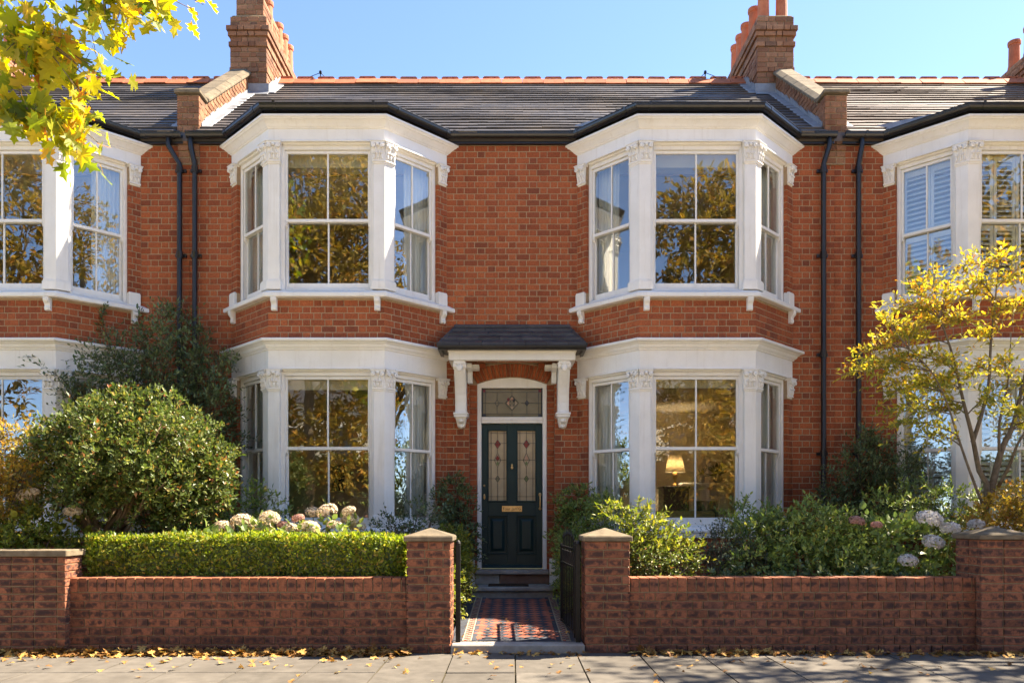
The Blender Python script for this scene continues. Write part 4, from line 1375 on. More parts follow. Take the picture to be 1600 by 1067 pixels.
for sx in (-1, 1):
    q = lambda a, b: sorted((pc + sx * a, pc + sx * b))
    strip('border_strip', *q(W5 + .022, W5 + .068), 'tblack')
    strip('border_strip', *q(W5 + .071, W5 + .084), 'tcream')
    strip('border_strip', *q(W5 + .151, W5 + .164), 'tcream')
    strip('border_strip', *q(W5 + .167, W5 + .26), 'tblack')
    m = MB()
    y = PYA + .03
    k = 0
    xa, xb = q(W5 + .087, W5 + .148)
    while y < PYB - .05:
        for a, b, c in ((xa, xa + .028, k % 3), (xa + .031, xb, (k + 1) % 3)):
            m.hexa([(a, y + .001, pz(y) - .02), (b, y + .001, pz(y) - .02), (b, y + .035, pz(y + .035) - .02), (a, y + .035, pz(y + .035) - .02), (a, y + .001, pz(y) + .003), (b, y + .001, pz(y) + .003), (b, y + .035, pz(y + .035) + .003), (a, y + .035, pz(y + .035) + .003)], c)
        y += .037
        k += 1
    o = m.build('border_mosaic', [M['tred'], M['tcream'], M['tblack']], path)
    tag(o, kind='stuff')
for j in range(nrow):              # half tiles closing the field along both edges, and the rows at its ends
    for sx in (-1, 1):
        m = MB()
        y = y0 + (j) * 2 * hp
        x = pc + sx * (W5 + .018)
        m.add([(x, y - hp + .005, pz(y - hp) + .004), (x - sx * (hp - .006) - sx * .015, y, pz(y) + .004), (x, y + hp - .005, pz(y + hp) + .004), (x, y - hp + .003, pz(y) - .02), (x - sx * hp, y, pz(y) - .02), (x, y + hp - .003, pz(y) - .02)], [(0, 1, 2), (3, 4, 1, 0), (4, 5, 2, 1), (5, 3, 0, 2)])
        m.build('tile', M['tred'], path)
mb = MB(); mb.hexa([(pc - W5, PYA + .02, .02), (pc + W5, PYA + .02, .02), (pc + W5, y0 - hp - .006, .02), (pc - W5, y0 - hp - .006, .02), (pc - W5, PYA + .02, pz(PYA + .02) + .004), (pc + W5, PYA + .02, pz(PYA + .02) + .004), (pc + W5, y0 - hp - .006, pz(y0 - hp) + .004), (pc - W5, y0 - hp - .006, pz(y0 - hp) + .004)])
mb.build('border_strip', M['tblack'], path)
mb = MB(); mb.box(-.592, .704, -3.525, -3.335, -.05, .086)
thr = mb.build('gate_threshold', M['step'], path, .014)

# ------------------------------------------------------------------ front walls and gate piers
GC = .0835
def low_wall(label, x0, x1, y0, ph):
    t = thing('garden_wall', label, 'wall', ((x0 + x1) / 2, y0, 0), 'low brick front garden walls')
    mb = MB()
    mb.box(x0, x1, y0 + .012, y0 + .215, -.05, .70)
    mb.build('wall_core', M['gmortar'], t)
    B = Bricks(M['gbrick'], .07)
    F = Facet((x0, y0), (x1, y0))
    B.add(F, flemish(-.010, .582, .0847, lambda z: [(0, F.len)], .205, .105, .010, ph), lambda z: .012 if z < .06 else 0)
    Bk = Facet((x1, y0 + .226), (x0, y0 + .226))
    x = .004
    while x < F.len - .02:
        w = min(.0905, F.len - x - .004)
        B.add(F, [(x + .005, x + w - .004, .588, .724 + random.uniform(-.003, .003))], random.uniform(-.003, .004), 0, dep=.225)
        x += .0925
    B.emit(t, 300)
    return t
def pier(label, x0, x1, y0, y1, zt, cap, faces='frlb'):
    t = thing('gate_pier', label, 'pier', ((x0 + x1) / 2, (y0 + y1) / 2, 0), 'brick piers of the front walls')
    mb = MB()
    mb.box(x0 + .012, x1 - .012, y0 + .012, y1 - .012, -.05, zt - .005)
    mb.build('pier_core', M['gmortar'], t)
    B = Bricks(M['gbrick'], .06)
    n = 13
    c = (zt + .002) / n
    brick_box(B, x0, x1, y0, y1, -.002, zt, faces, 0, c, .215, .140 if x1 - x0 < .45 else .22, 'flemish', dep=.06)
    B.emit(t, 300)
    m = MB()
    ov = .026
    X0, X1, Y0, Y1 = x0 - ov, x1 + ov, y0 - ov, y1 + ov
    if cap == 'pyramid':
        zc = zt + .048
        m.hexa([(X0, Y0, zt), (X1, Y0, zt), (X1, Y1, zt), (X0, Y1, zt), (X0, Y0, zc), (X1, Y0, zc), (X1, Y1, zc), (X0, Y1, zc)])
        cx, cy = (x0 + x1) / 2, (y0 + y1) / 2
        m.add([(X0 + .002, Y0 + .002, zc + .001), (X1 - .002, Y0 + .002, zc + .001), (X1 - .002, Y1 - .002, zc + .001), (X0 + .002, Y1 - .002, zc + .001), (cx, cy, zc + .080)], [(0, 1, 4), (1, 2, 4), (2, 3, 4), (3, 0, 4), (3, 2, 1, 0)])
    else:
        m.box(X0, X1, Y0, Y1, zt, zt + .062)
    m.build('pier_cap', M['stone'], t, .006)
    return t
low_wall('low brick wall below the clipped box hedge, left of the gate', -4.32, -1.028, -3.46, 0)
low_wall('low brick wall right of the gate in front of the leafy bush', 1.146, 4.515, -3.46, .06)
pier('gate pier at the end of the clipped box hedge', -1.023, -.597, -3.50, -3.08, 1.080, 'pyramid')
pier('gate pier beside the open iron gate leaf', .709, 1.140, -3.50, -3.08, 1.080, 'pyramid')
pier('broad brick pier with flat stone coping left of the hedge', -5.25, -4.30, -3.55, -3.26, .935, 'flat')
pier('brick pier with weathered cap below the yellow autumn tree', 4.515, 4.985, -3.55, -3.12, 1.098, 'pyramid')
low_wall('low brick wall of the house on the right, beyond the end pier', 4.99, 8.2, -3.46, .03)
low_wall('low brick wall of the house on the left, beyond the flat topped pier', -8.4, -5.255, -3.46, .03)

# ------------------------------------------------------------------ iron gate
def gate_post(label, x, y, h):
    m = MB()
    m.box(x - .023, x + .023, y - .023, y + .023, .085, h)
    m.lathe([(.026, 0), (.028, .012), (.020, .03), (.004, .045)], (x, y, h), 10)
    m.box(min(x, x * 1.0) - .03, x + .03, y + .004, y + .014, h - .16, h - .145)
    o = m.build('gate_post', M['iron'], None, .003)
    tag(o, label, 'gate post', 'iron posts of the garden gate')
gate_post('thin iron post against the left gate pier', -.530, -3.38, 1.045)
gate_post('thin iron post on which the open gate leaf hangs', .650, -3.38, 1.04)
g0, g1 = Vector((.630, -3.33)), Vector((.560, -2.22))
GF = Facet(g0, g1)
gt = thing('iron_gate', 'black iron gate leaf with pointed bars standing open beside the path', 'gate', (g0.x, g0.y, .1))
m = MB()
Lg = GF.len
for z in (.15, .80, .98):
    m.fbox(GF, 0, Lg, -.010, .010, z, z + .022)
m.fbox(GF, 0, .032, -.015, .015, .12, 1.08)
m.fbox(GF, Lg - .026, Lg, -.013, .013, .12, 1.02)
m.build('gate_frame', M['iron'], gt, .002)
nb = 7
for i in range(nb):
    s = .04 + (Lg - .075) * (i + 1) / (nb + 1)
    h = 1.05 + .075 * math.sin(math.pi * (i + 1) / (nb + 1))
    m = MB()
    m.fbox(GF, s - .006, s + .006, -.006, .006, .15, h)
    m.fhex(GF, (s - .018, s + .018, -.008, .008), (s - .001, s + .001, -.001, .001), h + .012, h + .075)
    m.fhex(GF, (s - .006, s + .006, -.006, .006), (s - .018, s + .018, -.008, .008), h - .012, h + .012)
    m.build('gate_bar', M['iron'], gt)
for i in range(nb + 1):
    s = .04 + (Lg - .075) * (i + .5) / (nb + 1)
    m = MB()
    m.tube([GF.P(s + .032 * math.cos(a), 0, .895 + .062 * math.sin(a)) for a in np.linspace(0, 2 * math.pi, 15)], .006, 5, cap=False)
    m.build('gate_scroll', M['iron'], gt)

# ------------------------------------------------------------------ neighbours
hl, fl_ = make_house('terraced_house', 'red brick house at the left edge behind the overhanging maple branch', -10.2, -4.582, (-6.80,), M['slate'], bars=True, gut=(-10.2, -4.65))
hr, fr_ = make_house('terraced_house', 'red brick house at the right edge with white louvred shutters in its bay', 4.582, 10.2, (6.80,), M['slate2'], bars=True, gut=(4.67, 10.2))
downpipe(hl, -4.83, -4.69, 6.62)
downpipe(hr, 4.92, 4.89, 6.62)
for (h, a, b) in ((hl, -9.3, -4.72), (hr, 4.72, 9.3)):
    room(h, a, b, .62, 3.30, 3.9)
    room(h, a, b, 4.12, 6.28, 3.6)
(QL, QF, QR), = fr_
for z0, z1, zm in ((4.345, 6.17, 5.255), (1.215, 3.17, 2.222)):
    for F, a, b, n in ((QL, .20, QL.len - .17, 2), (QF, .17, QF.len - .17, 4)):
        shutter_set(F, a, b, -.215, z0, zm - .012, n, hr)
        shutter_set(F, a, b, -.215, zm + .012, z1, n, hr)
# end chimney of the right neighbour, with a row of pots
chimney(hr, 9.34, 9.98, False, [(9.47, y, .11, .66 if y < 2.4 else .55, 0) for y in (2.25, 2.7, 3.15, 3.6)])
chimney(hl, -9.84, -9.20, False, [(-9.28, y, .11, .60, 0) for y in (2.25, 2.75, 3.3)])
# number painted on the left house's sill end
F = fl_[0][2]
lettering('number_lettering', "26", .095, M['black'], hl, F.P(F.len - .035, .0868, 4.232), (math.pi / 2, 0, F.rz))

# ------------------------------------------------------------------ curtains, blinds and furniture seen through the glass
G = 'pale curtains hanging in the bays'
for (FL, FF, FR), side in (((LFL, LFF, LFR), 'left'), ((RFL, RFF, RFR), 'right')):
    for z0, z1, fl in ((4.34, 6.22, 'upstairs'), (1.21, 3.20, 'downstairs')):
        curtain(FL, *((.10, .52) if side == 'left' else (.20, .58)), -.195 - .04, z0, z1, f'pale curtain at the left end of the {fl} bay, {side} of the door', G)
        curtain(FR, *((FR.len - .58, FR.len - .20) if side == 'left' else (FR.len - .52, FR.len - .10)), -.235, z0, z1, f'pale curtain at the right end of the {fl} bay, {side} of the door', G)
F = fl_[0][2]
curtain(F, F.len - .58, F.len - .18, -.24, 4.34, 6.22, 'pale curtain in the upstairs bay of the house at the left edge', G)
def blind(F, a, b, z0, z1, label):
    m = MB()
    m.fbox(F, a, b, -.190, -.186, z0, z1)
    m.fbox(F, a, b, -.196, -.180, z0 - .018, z0)
    o = m.build('roller_blind', M['blind'], None)
    tag(o, label, 'roller blind', 'rolled down strips of blind')
blind(LFF, .2, 1.34, 3.035, 3.18, 'cream blind strip at the top of the downstairs window left of the door')
blind(RFF, .2, 1.34, 6.02, 6.18, 'cream blind strip at the top of the upstairs window right of the door')
blind(RFF, .2, 1.34, 3.06, 3.18, 'cream blind strip at the top of the window in front of the lit lamp')
blind(LFF, .2, 1.34, 6.02, 6.18, 'cream blind strip at the top of the upstairs window left of the door')

# fireplace on the back wall of the lit room
def fireplace(label, xc, y, w, zm, zo, wo):
    t = thing('fireplace', label, 'fireplace', (xc, y, .62), 'fireplaces in the front rooms')
    m = MB()
    m.box(xc - w / 2 - .10, xc + w / 2 + .10, y - .30, y, zm - .05, zm)
    m.box(xc - w / 2 - .05, xc + w / 2 + .05, y - .25, y, zm - .10, zm - .05)
    m.build('mantel_shelf', M['shutter'], t, .008)
    m = MB()
    for a, b in ((xc - w / 2, xc - wo / 2), (xc + wo / 2, xc + w / 2)):
        m.box(a, b, y - .18, y, .62, zm - .10)
        m.box(a + .04, b - .04, y - .20, y - .18, .72, zm - .30)
    m.box(xc - wo / 2, xc + wo / 2, y - .18, y, zo, zm - .10)
    m.build('surround', M['shutter'], t, .006)
    m = MB()
    m.box(xc - wo / 2, xc + wo / 2, y - .05, y, .62, zo)
    m.build('grate', M['dark'], t)
    return t
fireplace('white fireplace in the lit downstairs room', 3.60, 3.5, .78, 1.93, 1.60, .42)
fireplace('white fireplace behind the window left of the door', -2.42, 3.5, .9, 1.75, 1.42, .5)
t = thing('table_lamp', 'lit table lamp with cream shade in the downstairs right room', 'lamp', (2.99, 3.2, 1.86))
m = MB(); m.lathe([(.075, 0), (.08, .02), (.03, .04), (.022, .10), (.045, .17), (.05, .22), (.02, .29), (.012, .34)], (2.99, 3.2, 1.862), 14); m.build('lamp_base', M['brass'], t, smooth=True)
m = MB()
n = 24
prof = [(.185, 2.12), (.115, 2.43), (.113, 2.43), (.183, 2.12)]
vs = [(2.99 + r * math.cos(2 * math.pi * k / n), 3.2 + r * math.sin(2 * math.pi * k / n), z) for r, z in prof for k in range(n)]
m.add(vs, [(i * n + k, i * n + (k + 1) % n, ((i + 1) % 4) * n + (k + 1) % n, ((i + 1) % 4) * n + k) for i in range(4) for k in range(n)])
m.build('lamp_shade', M['shade'], t, smooth=True)
m = MB(); m.fell(Facet((2.99, 3.2), (3.99, 3.2)), 0, 0, 2.24, .03, .03, .045, 10, 6); m.build('bulb', M['bulb'], t, smooth=True)
pl = bpy.data.lights.new('lamp_light', 'POINT'); pl.energy = 10; pl.color = (1, .76, .48); pl.shadow_soft_size = .05
po = bpy.data.objects.new('lamp_light', pl); link(po, t, (2.99, 3.2, 2.24))
t = thing('cabinet', 'dark wooden cabinet under the lit lamp', 'cabinet', (3.0, 3.3, .62))
m = MB(); m.box(2.74, 3.20, 3.0, 3.5, .66, 1.82); m.box(2.72, 3.22, 2.98, 3.5, 1.82, 1.858); m.box(2.75, 3.19, 3.02, 3.48, .62, .66); m.build('carcass', M['darkwood'], t, .006)
m = MB(); m.box(2.76, 2.968, 2.985, 3.0, .70, 1.78); m.build('cabinet_door', M['darkwood'], t, .006)
m = MB(); m.box(2.972, 3.18, 2.985, 3.0, .70, 1.78); m.build('cabinet_door', M['darkwood'], t, .006)
t = thing('sofa', 'mustard sofa with its back to the downstairs window', 'sofa', (2.68, 1.2, .62))
m = MB(); m.box(2.2, 3.14, .95, 1.12, .72, 1.40); m.build('backrest', M['sofa'], t, .04)
m = MB(); m.box(2.2, 3.14, 1.12, 1.75, .72, 1.02); m.build('seat', M['sofa'], t, .04)
m = MB()
for x in (2.26, 3.08):
    for y in (1.0, 1.7):
        m.box(x - .03, x + .03, y - .03, y + .03, .62, .72)
m.build('sofa_frame', M['darkwood'], t)
for label, xc, z0, z1, w, y in (('dark framed picture on the wall of the lit downstairs room', 2.35, 2.0, 2.75, .5, 3.88), ('tall dark mirror over the fireplace left of the door', -2.30, 1.80, 2.75, .42, 3.45), ('small dark picture behind the window left of the door', -1.55, 1.75, 2.35, .35, 3.88), ('dark picture on the back wall far left of the door', -3.35, 1.8, 2.3, .28, 3.88)):
    t = thing('framed_picture', label, 'picture', (xc, y, z0), 'dark frames on the room walls')
    m = MB(); m.box(xc - w / 2, xc + w / 2, y - .03, y, z0, z1); m.build('picture_frame', M['darkwood'], t, .006)
    m = MB(); m.box(xc - w / 2 + .04, xc + w / 2 - .04, y - .034, y - .031, z0 + .04, z1 - .04); m.build('picture_sheet', M['dark'], t)

# ------------------------------------------------------------------ aerial brackets on the ridge
for label, x, s in (('thin aerial mount on the ridge beside the left chimney', -4.15 + .75, -1), ('thin aerial mount on the ridge beside the right chimney', 3.43, 1)):
    zr = roof_z(RIDGE_Y) + .06
    m = MB()
    m.tube([(x, RIDGE_Y, zr), (x, RIDGE_Y, zr + .19)], .010, 6)
    m.tube([(x, RIDGE_Y, zr + .15), (x + s * .34, RIDGE_Y, zr + .02)], .006, 5)
    m.tube([(x, RIDGE_Y, zr + .15), (x - s * .13, RIDGE_Y, zr + .02)], .006, 5)
    m.box(x - .02, x + .02, RIDGE_Y - .02, RIDGE_Y + .02, zr + .135, zr + .175)
    o = m.build('aerial_mount', M['iron'], None)
    tag(o, label, 'aerial mount', 'aerial mounts on the ridge')
# ------------------------------------------------------------------ foliage
def norm(a): return a / np.maximum(np.linalg.norm(a, axis=-1, keepdims=True), 1e-9)
# leaf outlines: rows (x along 0..1, y half width, z lift), faces; one connected island per leaf
LEAF4 = (np.array([(0, 0, 0), (.45, .27, .06), (1, 0, -.03), (.45, -.27, .06)]), np.array([(0, 2, 1), (0, 3, 2)]))
LEAF6 = (np.array([(0, 0, 0), (.28, .19, .05), (.62, .18, .05), (1, 0, -.10), (.62, -.18, .05), (.28, -.19, .05), (.5, 0, -.005)]), np.array([(0, 6, 1), (1, 6, 2), (2, 6, 3), (3, 6, 4), (4, 6, 5), (5, 6, 0)]))
LEAFW = (np.array([(0, 0, 0), (.22, .30, .04), (.55, .36, .05), (1, 0, -.12), (.55, -.36, .05), (.22, -.30, .04), (.5, 0, -.03)]), LEAF6[1])
def lobed():
    half = [(0, .0), (.07, .09), (-.02, .33), (.13, .25), (.20, .16), (.27, .52), (.36, .40), (.44, .47), (.47, .28), (.46, .14), (.62, .20), (.72, .30), (.78, .12), (1.0, 0)]
    pts = [(x, y) for x, y in half] + [(x, -y) for x, y in half[-2:0:-1]]
    n = len(pts)
    v = [(.42, 0, -.02)] + [(x, y, .10 * abs(y) - .16 * x * x) for x, y in pts]
    f = [(0, 1 + i, 1 + (i + 1) % n) for i in range(n)]
    return np.array(v, float), np.array(f)
LOBED = lobed()

def leaves_arrays(P, D, Nn, L, tmpl, wid=1.0):
    """place leaf outline on points P along D with normal Nn and length L"""
    tv, tf = tmpl
    D = norm(D)
    Nn = norm(Nn - D * (Nn * D).sum(-1, keepdims=True))
    S = np.cross(Nn, D)
    n, k = len(P), len(tv)
    L = np.broadcast_to(np.asarray(L, float), (n,))[:, None, None]
    V = P[:, None, :] + L * (tv[None, :, 0:1] * D[:, None] + wid * tv[None, :, 1:2] * S[:, None] + tv[None, :, 2:3] * Nn[:, None])
    F = tf[None] + (np.arange(n) * k)[:, None, None]
    return V.reshape(-1, 3), F.reshape(-1, 3)

def sprays(start, dirs, length, nl, leaf, tmpl, up=.35, droop=.25, spread=.9, wid=1.0, tip=True, jitter=.25, nup=.9):
    """twigs from START along DIRS with nl leaves each: returns leaf arrays and twig polylines"""
    T = len(start)
    dirs = norm(dirs)
    length = np.broadcast_to(np.asarray(length, float), (T,))
    a = norm(np.cross(dirs, np.array([0.13, 0.21, 1.0]) + RG.normal(0, .15, (T, 3))))
    b = np.cross(dirs, a)
    t = (np.arange(nl) + .6) / nl
    t = np.clip(t[None] + RG.uniform(-.3, .3, (T, nl)) / nl, .03, 1)
    if tip: t[:, -1] = 1.0
    bend = np.array([0, 0, -1.0]) * droop
    pos = start[:, None] + dirs[:, None] * (length[:, None] * t)[..., None] + bend * (length[:, None] * t ** 2)[..., None]
    phi = np.arange(nl)[None] * 2.4 + RG.uniform(0, 6.3, (T, 1)) + RG.uniform(-.6, .6, (T, nl))
    perp = a[:, None] * np.cos(phi)[..., None] + b[:, None] * np.sin(phi)[..., None]
    sp = np.full((T, nl), spread)
    if tip: sp[:, -1] = .12
    d = dirs[:, None] * (1 - .45 * sp)[..., None] + perp * sp[..., None] + np.array([0, 0, 1.0]) * up * .5 + RG.normal(0, jitter, (T, nl, 3))
    nn = np.array([0, 0, 1.0]) * nup + dirs[:, None] * .35 + RG.normal(0, .45, (T, nl, 3))
    Ls = leaf * RG.uniform(.65, 1.2, (T, nl))
    V, F = leaves_arrays(pos.reshape(-1, 3), d.reshape(-1, 3), nn.reshape(-1, 3), Ls.ravel(), tmpl, wid)
    return V, F, (start, dirs, length, droop)

def twig_mesh(tw, r=.003):
    s, d, L, droop = tw
    T = len(s)
    a = norm(np.cross(d, np.array([.3, .2, 1.0])))
    b = np.cross(d, a)
    rows = []
    for t, rr in ((0, r), (.5, r * .75), (1.0, r * .3)):
        c = s + d * (L * t)[:, None] + np.array([0, 0, -1.0]) * droop * (L * t * t)[:, None]
        for k in range(3):
            an = 2 * math.pi * k / 3
            rows.append(c + (a * math.cos(an) + b * math.sin(an)) * rr)
    V = np.stack(rows, 1).reshape(-1, 3)
    f = []
    for i in range(2):
        for k in range(3):
            f.append((i * 3 + k, i * 3 + (k + 1) % 3, i * 3 + 3 + (k + 1) % 3, i * 3 + 3 + k))
    F = np.array(f)[None] + (np.arange(T) * 9)[:, None, None]
    return V, F.reshape(-1, 4)

def part_mesh(name, V, F, mat, parent, smooth=False):
    o = bpy.data.objects.new(name, fast_mesh(name, V, F, mat, smooth))
    if name == 'twig': tag(o, kind='stuff')
    return link(o, parent)

def clump_starts(clumps, n, up_bias=.25, inner=.45):
    """points and outward directions spread through clumps [(x,y,z,rx,ry,rz,weight)]"""
    c = np.array([q[:3] for q in clumps], float)
    r = np.array([q[3:6] for q in clumps], float)
    w = np.array([q[6] if len(q) > 6 else q[3] * q[5] for q in clumps], float)
    idx = RG.choice(len(c), n, p=w / w.sum())
    u = norm(RG.normal(0, 1, (n, 3)))
    rad = RG.uniform(inner, 1, n) ** .6
    p = c[idx] + u * r[idx] * rad[:, None]
    d = norm(u / r[idx] * r[idx].mean(1, keepdims=True) + np.array([0, 0, up_bias]) + RG.normal(0, .35, (n, 3)))
    return p, d

def shrub(name, label, cat, base, clumps, ntw, nl, twl, leaf, mat, tmpl=LEAF4, up=.35, droop=.2, wid=1.0, stems=None, stem_mat='bark', group=None, inner=.45, up_bias=.25, twig='twig', spread=.9, stem_r=.014, nstems=9, foliage='foliage'):
    t = thing(name, label, cat, base, group)
    p, d = clump_starts(clumps, ntw, up_bias, inner)
    V, F, tw = sprays(p, d, twl * RG.uniform(.6, 1.25, ntw), nl, leaf, tmpl, up, droop, spread, wid)
    part_mesh(foliage, V, F, M[mat], t)
    TV, TF = twig_mesh(tw, .0028)
    part_mesh('twig', TV, TF, M[twig], t)
    if stems is None:
        m = MB()
        b = Vector(base)
        for k in range(nstems):
            q = clumps[k % len(clumps)]
            e = Vector(q[:3]) + Vector((random.uniform(-.5, .5) * q[3], random.uniform(-.5, .5) * q[4], random.uniform(-.2, .6) * q[5]))
            s = b + Vector((random.uniform(-.08, .08), random.uniform(-.06, .06), -.03))
            mid = s.lerp(e, .5) + Vector((random.uniform(-.08, .08), random.uniform(-.08, .08), .08))
            m.tube([s, s.lerp(mid, .6), mid, mid.lerp(e, .6), e], [stem_r, stem_r * .9, stem_r * .75, stem_r * .5, stem_r * .2], 5)
        m.build('stem', M[stem_mat], t, smooth=True)
    return t

# ---- rounded evergreen shrub left of the hedge
cx, cy, cz = -4.27, -2.25, 1.93
cl = []
for k in range(46):
    u = norm(RG.normal(0, 1, 3))
    if u[2] < -.75: continue
    cl.append((cx + u[0] * .86, cy + u[1] * .62, cz + u[2] * .58 + .06 * math.sin(k * 1.7), .20 + .11 * random.random(), .24, .17 + .09 * random.random(), 1))
cl += [(cx + dx, cy + dy, cz + dz, .4, .35, .3, 1.2) for dx, dy, dz in ((0, 0, .1), (.5, 0, 0), (-.5, 0, 0), (.1, -.2, -.2))]
t = thing('evergreen_shrub', 'large rounded glossy evergreen shrub on a short trunk left of the hedge', 'shrub', (-4.50, -2.45, .42))
cl += [(cx + dx, cy + dy, cz + dz, .34, .3, .22, 1.1) for dx, dy, dz in ((.55, -.15, -.48), (.1, -.2, -.55), (-.45, -.1, -.50), (.75, 0, -.35), (-.78, 0, -.3), (.3, .2, -.5))]
p, d = clump_starts(cl, 3700, .2, .35)
V, F, tw = sprays(p, d, RG.uniform(.07, .16, len(p)), 8, .056, LEAF4, .3, .1, .9, 1.05)
part_mesh('crown', V, F, M['lf_shrub'], t)
TV, TF = twig_mesh(tw, .003)
part_mesh('twig', TV, TF, M['twig'], t)
m = MB()
b = Vector((-4.52, -2.45, .36))
m.tube([b, b + Vector((.01, 0, .25)), b + Vector((-.01, .02, .55)), b + Vector((.03, .05, .80)), b + Vector((.10, .08, 1.05))], [.075, .060, .052, .045, .035], 9)
for k in range(16):
    s = b + Vector((0, .02, random.uniform(.42, .85)))
    q = random.choice(cl)
    e = Vector(q[:3])
    mid = s.lerp(e, .45) + Vector((0, 0, -.08))
    m.tube([s, mid, mid.lerp(e, .5) + Vector((random.uniform(-.05, .05), 0, .02)), e], [.032, .022, .014, .006], 6)
for e in ((-3.75, -2.6, 1.15), (-3.62, -2.4, 1.32), (-4.05, -2.7, 1.22)):
    s = b + Vector((.02, .0, .45))
    m.tube([s, s.lerp(Vector(e), .5) + Vector((0, 0, -.04)), e], [.022, .015, .006], 6)
m.build('trunk', M['bark2'], t, smooth=True)

# ---- long arching dark shrub against the wall behind it
def branch_shrub(name, label, cat, base, tips, nside, sidelen, leaf, mat, nl=7, sag=.25, r=.012, tmpl=LEAF4, stem_mat='twig', wid=.85, start_t=.35, group=None):
    t = thing(name, label, cat, base, group)
    m = MB()
    P, D = [], []
    b = Vector(base)
    for tip in tips:
        e = Vector(tip)
        s = b + Vector((random.uniform(-.15, .15), random.uniform(-.1, .1), 0))
        L = (e - s).length
        mid = s.lerp(e, .55) + Vector((0, random.uniform(-.1, .05), L * sag))
        pts = []
        for k in range(9):
            q = k / 8
            pts.append(s * (1 - q) ** 2 + mid * 2 * q * (1 - q) + e * q * q)
        m.tube(pts, [r * (1 - .85 * k / 8) + .0015 for k in range(9)], 5)
        for k in range(nside):
            q = start_t + (1 - start_t) * (k + random.random()) / nside
            c = s * (1 - q) ** 2 + mid * 2 * q * (1 - q) + e * q * q
            dr = (mid - s) * 2 * (1 - q) + (e - mid) * 2 * q
            dr.normalize()
            side = dr.cross(Vector((random.gauss(0, 1), random.gauss(0, 1), random.gauss(0, 1)))).normalized()
            P.append(c)
            D.append(dr * .6 + side * .8 + Vector((0, -.05, .15)))
        P.append(pts[-2]); D.append(pts[-1] - pts[-2])
    P, D = np.array(P), np.array(D)
    ln = sidelen * RG.uniform(.5, 1.3, len(P))
    V, F, tw = sprays(P, D, ln, nl, leaf, tmpl, .2, .25, .85, wid)
    part_mesh('foliage', V, F, M[mat], t)
    TV, TF = twig_mesh(tw, .0028)
    part_mesh('twig', TV, TF, M[stem_mat], t)
    m.build('stem', M[stem_mat], t, smooth=True)
    return t
Ya = -.75
tips = [MP(u, v, Ya + random.uniform(-.35, .4)) for u, v in ((152, 478), (62, 552), (95, 588), (120, 610), (185, 520), (218, 505), (255, 488), (292, 492), (322, 520), (345, 560), (355, 600), (360, 640), (300, 560), (240, 545), (205, 575), (160, 560), (280, 610), (330, 590), (245, 600), (190, 620), (262, 520), (310, 545), (225, 640), (372, 690), (368, 730))]
branch_shrub('arching_shrub', 'tall dark arching shrub against the wall behind the rounded evergreen', 'shrub', (-4.60, -.62, .42), tips, 40, .30, .066, 'lf_dark', 9, .12, .013)

wc = [(*MP(u, v, Y), r, r * .6, r, 1) for u, v, Y, r in ((270, 575, -.5, .34), (225, 610, -.6, .32), (315, 600, -.5, .30), (250, 530, -.4, .26), (300, 540, -.4, .26), (190, 590, -.9, .24), (335, 640, -.55, .26), (280, 640, -.6, .4), (160, 560, -1.05, .18), (130, 590, -1.1, .18), (215, 555, -.6, .22), (270, 505, -.35, .16), (345, 575, -.4, .16), (350, 690, -.6, .22))]
shrub('wall_shrub', 'dense dark shrub on the brick between the two left hand bays', 'shrub', (-4.75, -.45, .42), wc, 520, 8, .26, .062, 'lf_dark', LEAF6, .2, .25, stem_mat='twig', inner=.1, up_bias=.5)

# ---- gold bush and low planting at the far left
shrub('golden_bush', 'golden leaved bush at the left edge beside the rounded evergreen', 'bush', (-5.75, -2.5, .42),
      [(-5.8, -2.5, 1.95, .38, .35, .28), (-5.45, -2.45, 2.12, .28, .28, .20), (-5.35, -2.6, 1.72, .24, .25, .2), (-5.7, -2.7, 1.45, .3, .3, .3), (-5.95, -2.5, 1.2, .35, .35, .3), (-5.55, -2.55, 1.1, .22, .3, .25)],
      620, 8, .20, .060, 'lf_gold', LEAF4, .3, .25)
shrub('low_bush', 'low green bush above the flat topped pier at the left', 'bush', (-5.1, -2.85, .42),
      [(-5.35, -2.85, .98, .3, .25, .2), (-4.95, -2.9, 1.0, .3, .25, .2), (-4.65, -2.95, .92, .18, .18, .16), (-5.15, -2.7, 1.22, .22, .2, .16), (-5.6, -2.9, .95, .3, .25, .2)],
      480, 8, .14, .052, 'lf_bright', LEAF4, .3, .2)

# ---- clipped box hedge
hx0, hx1, hy0, hy1, hz0, hz1 = -4.28, -1.10, -3.22, -2.82, .45, 1.118
t = thing('box_hedge', 'neatly clipped box hedge along the top of the left front wall', 'hedge', ((hx0 + hx1) / 2, -2.96, .42))
m = MB()
m.box(hx0 + .06, hx1 - .06, hy0 + .07, hy1 - .07, .40, hz1 - .07)
m.build('stem', M['lf_dark'], t)
P, Nn = [], []
def face(n, f):
    uv = RG.uniform(0, 1, (n, 2))
    P.append(np.array([f(a, b)[0] for a, b in uv])); Nn.append(np.array([f(0, 0)[1]] * n, float))
lerp = lambda a, b, q: a + (b - a) * q
face(8200, lambda a, b: ((lerp(hx0, hx1, a), hy0, lerp(hz0, hz1, b)), (0, -1, .15)))
face(7200, lambda a, b: ((lerp(hx0, hx1, a), lerp(hy0, hy1, b), hz1), (0, 0, 1)))
face(1800, lambda a, b: ((hx1, lerp(hy0, hy1, a), lerp(hz0, hz1, b)), (1, 0, .1)))
face(1400, lambda a, b: ((hx0, lerp(hy0, hy1, a), lerp(hz0, hz1, b)), (-1, 0, .1)))
face(2500, lambda a, b: ((lerp(hx0, hx1, a), hy1, lerp(hz0, hz1, b)), (0, 1, .1)))
P, Nn = np.concatenate(P), np.concatenate(Nn)
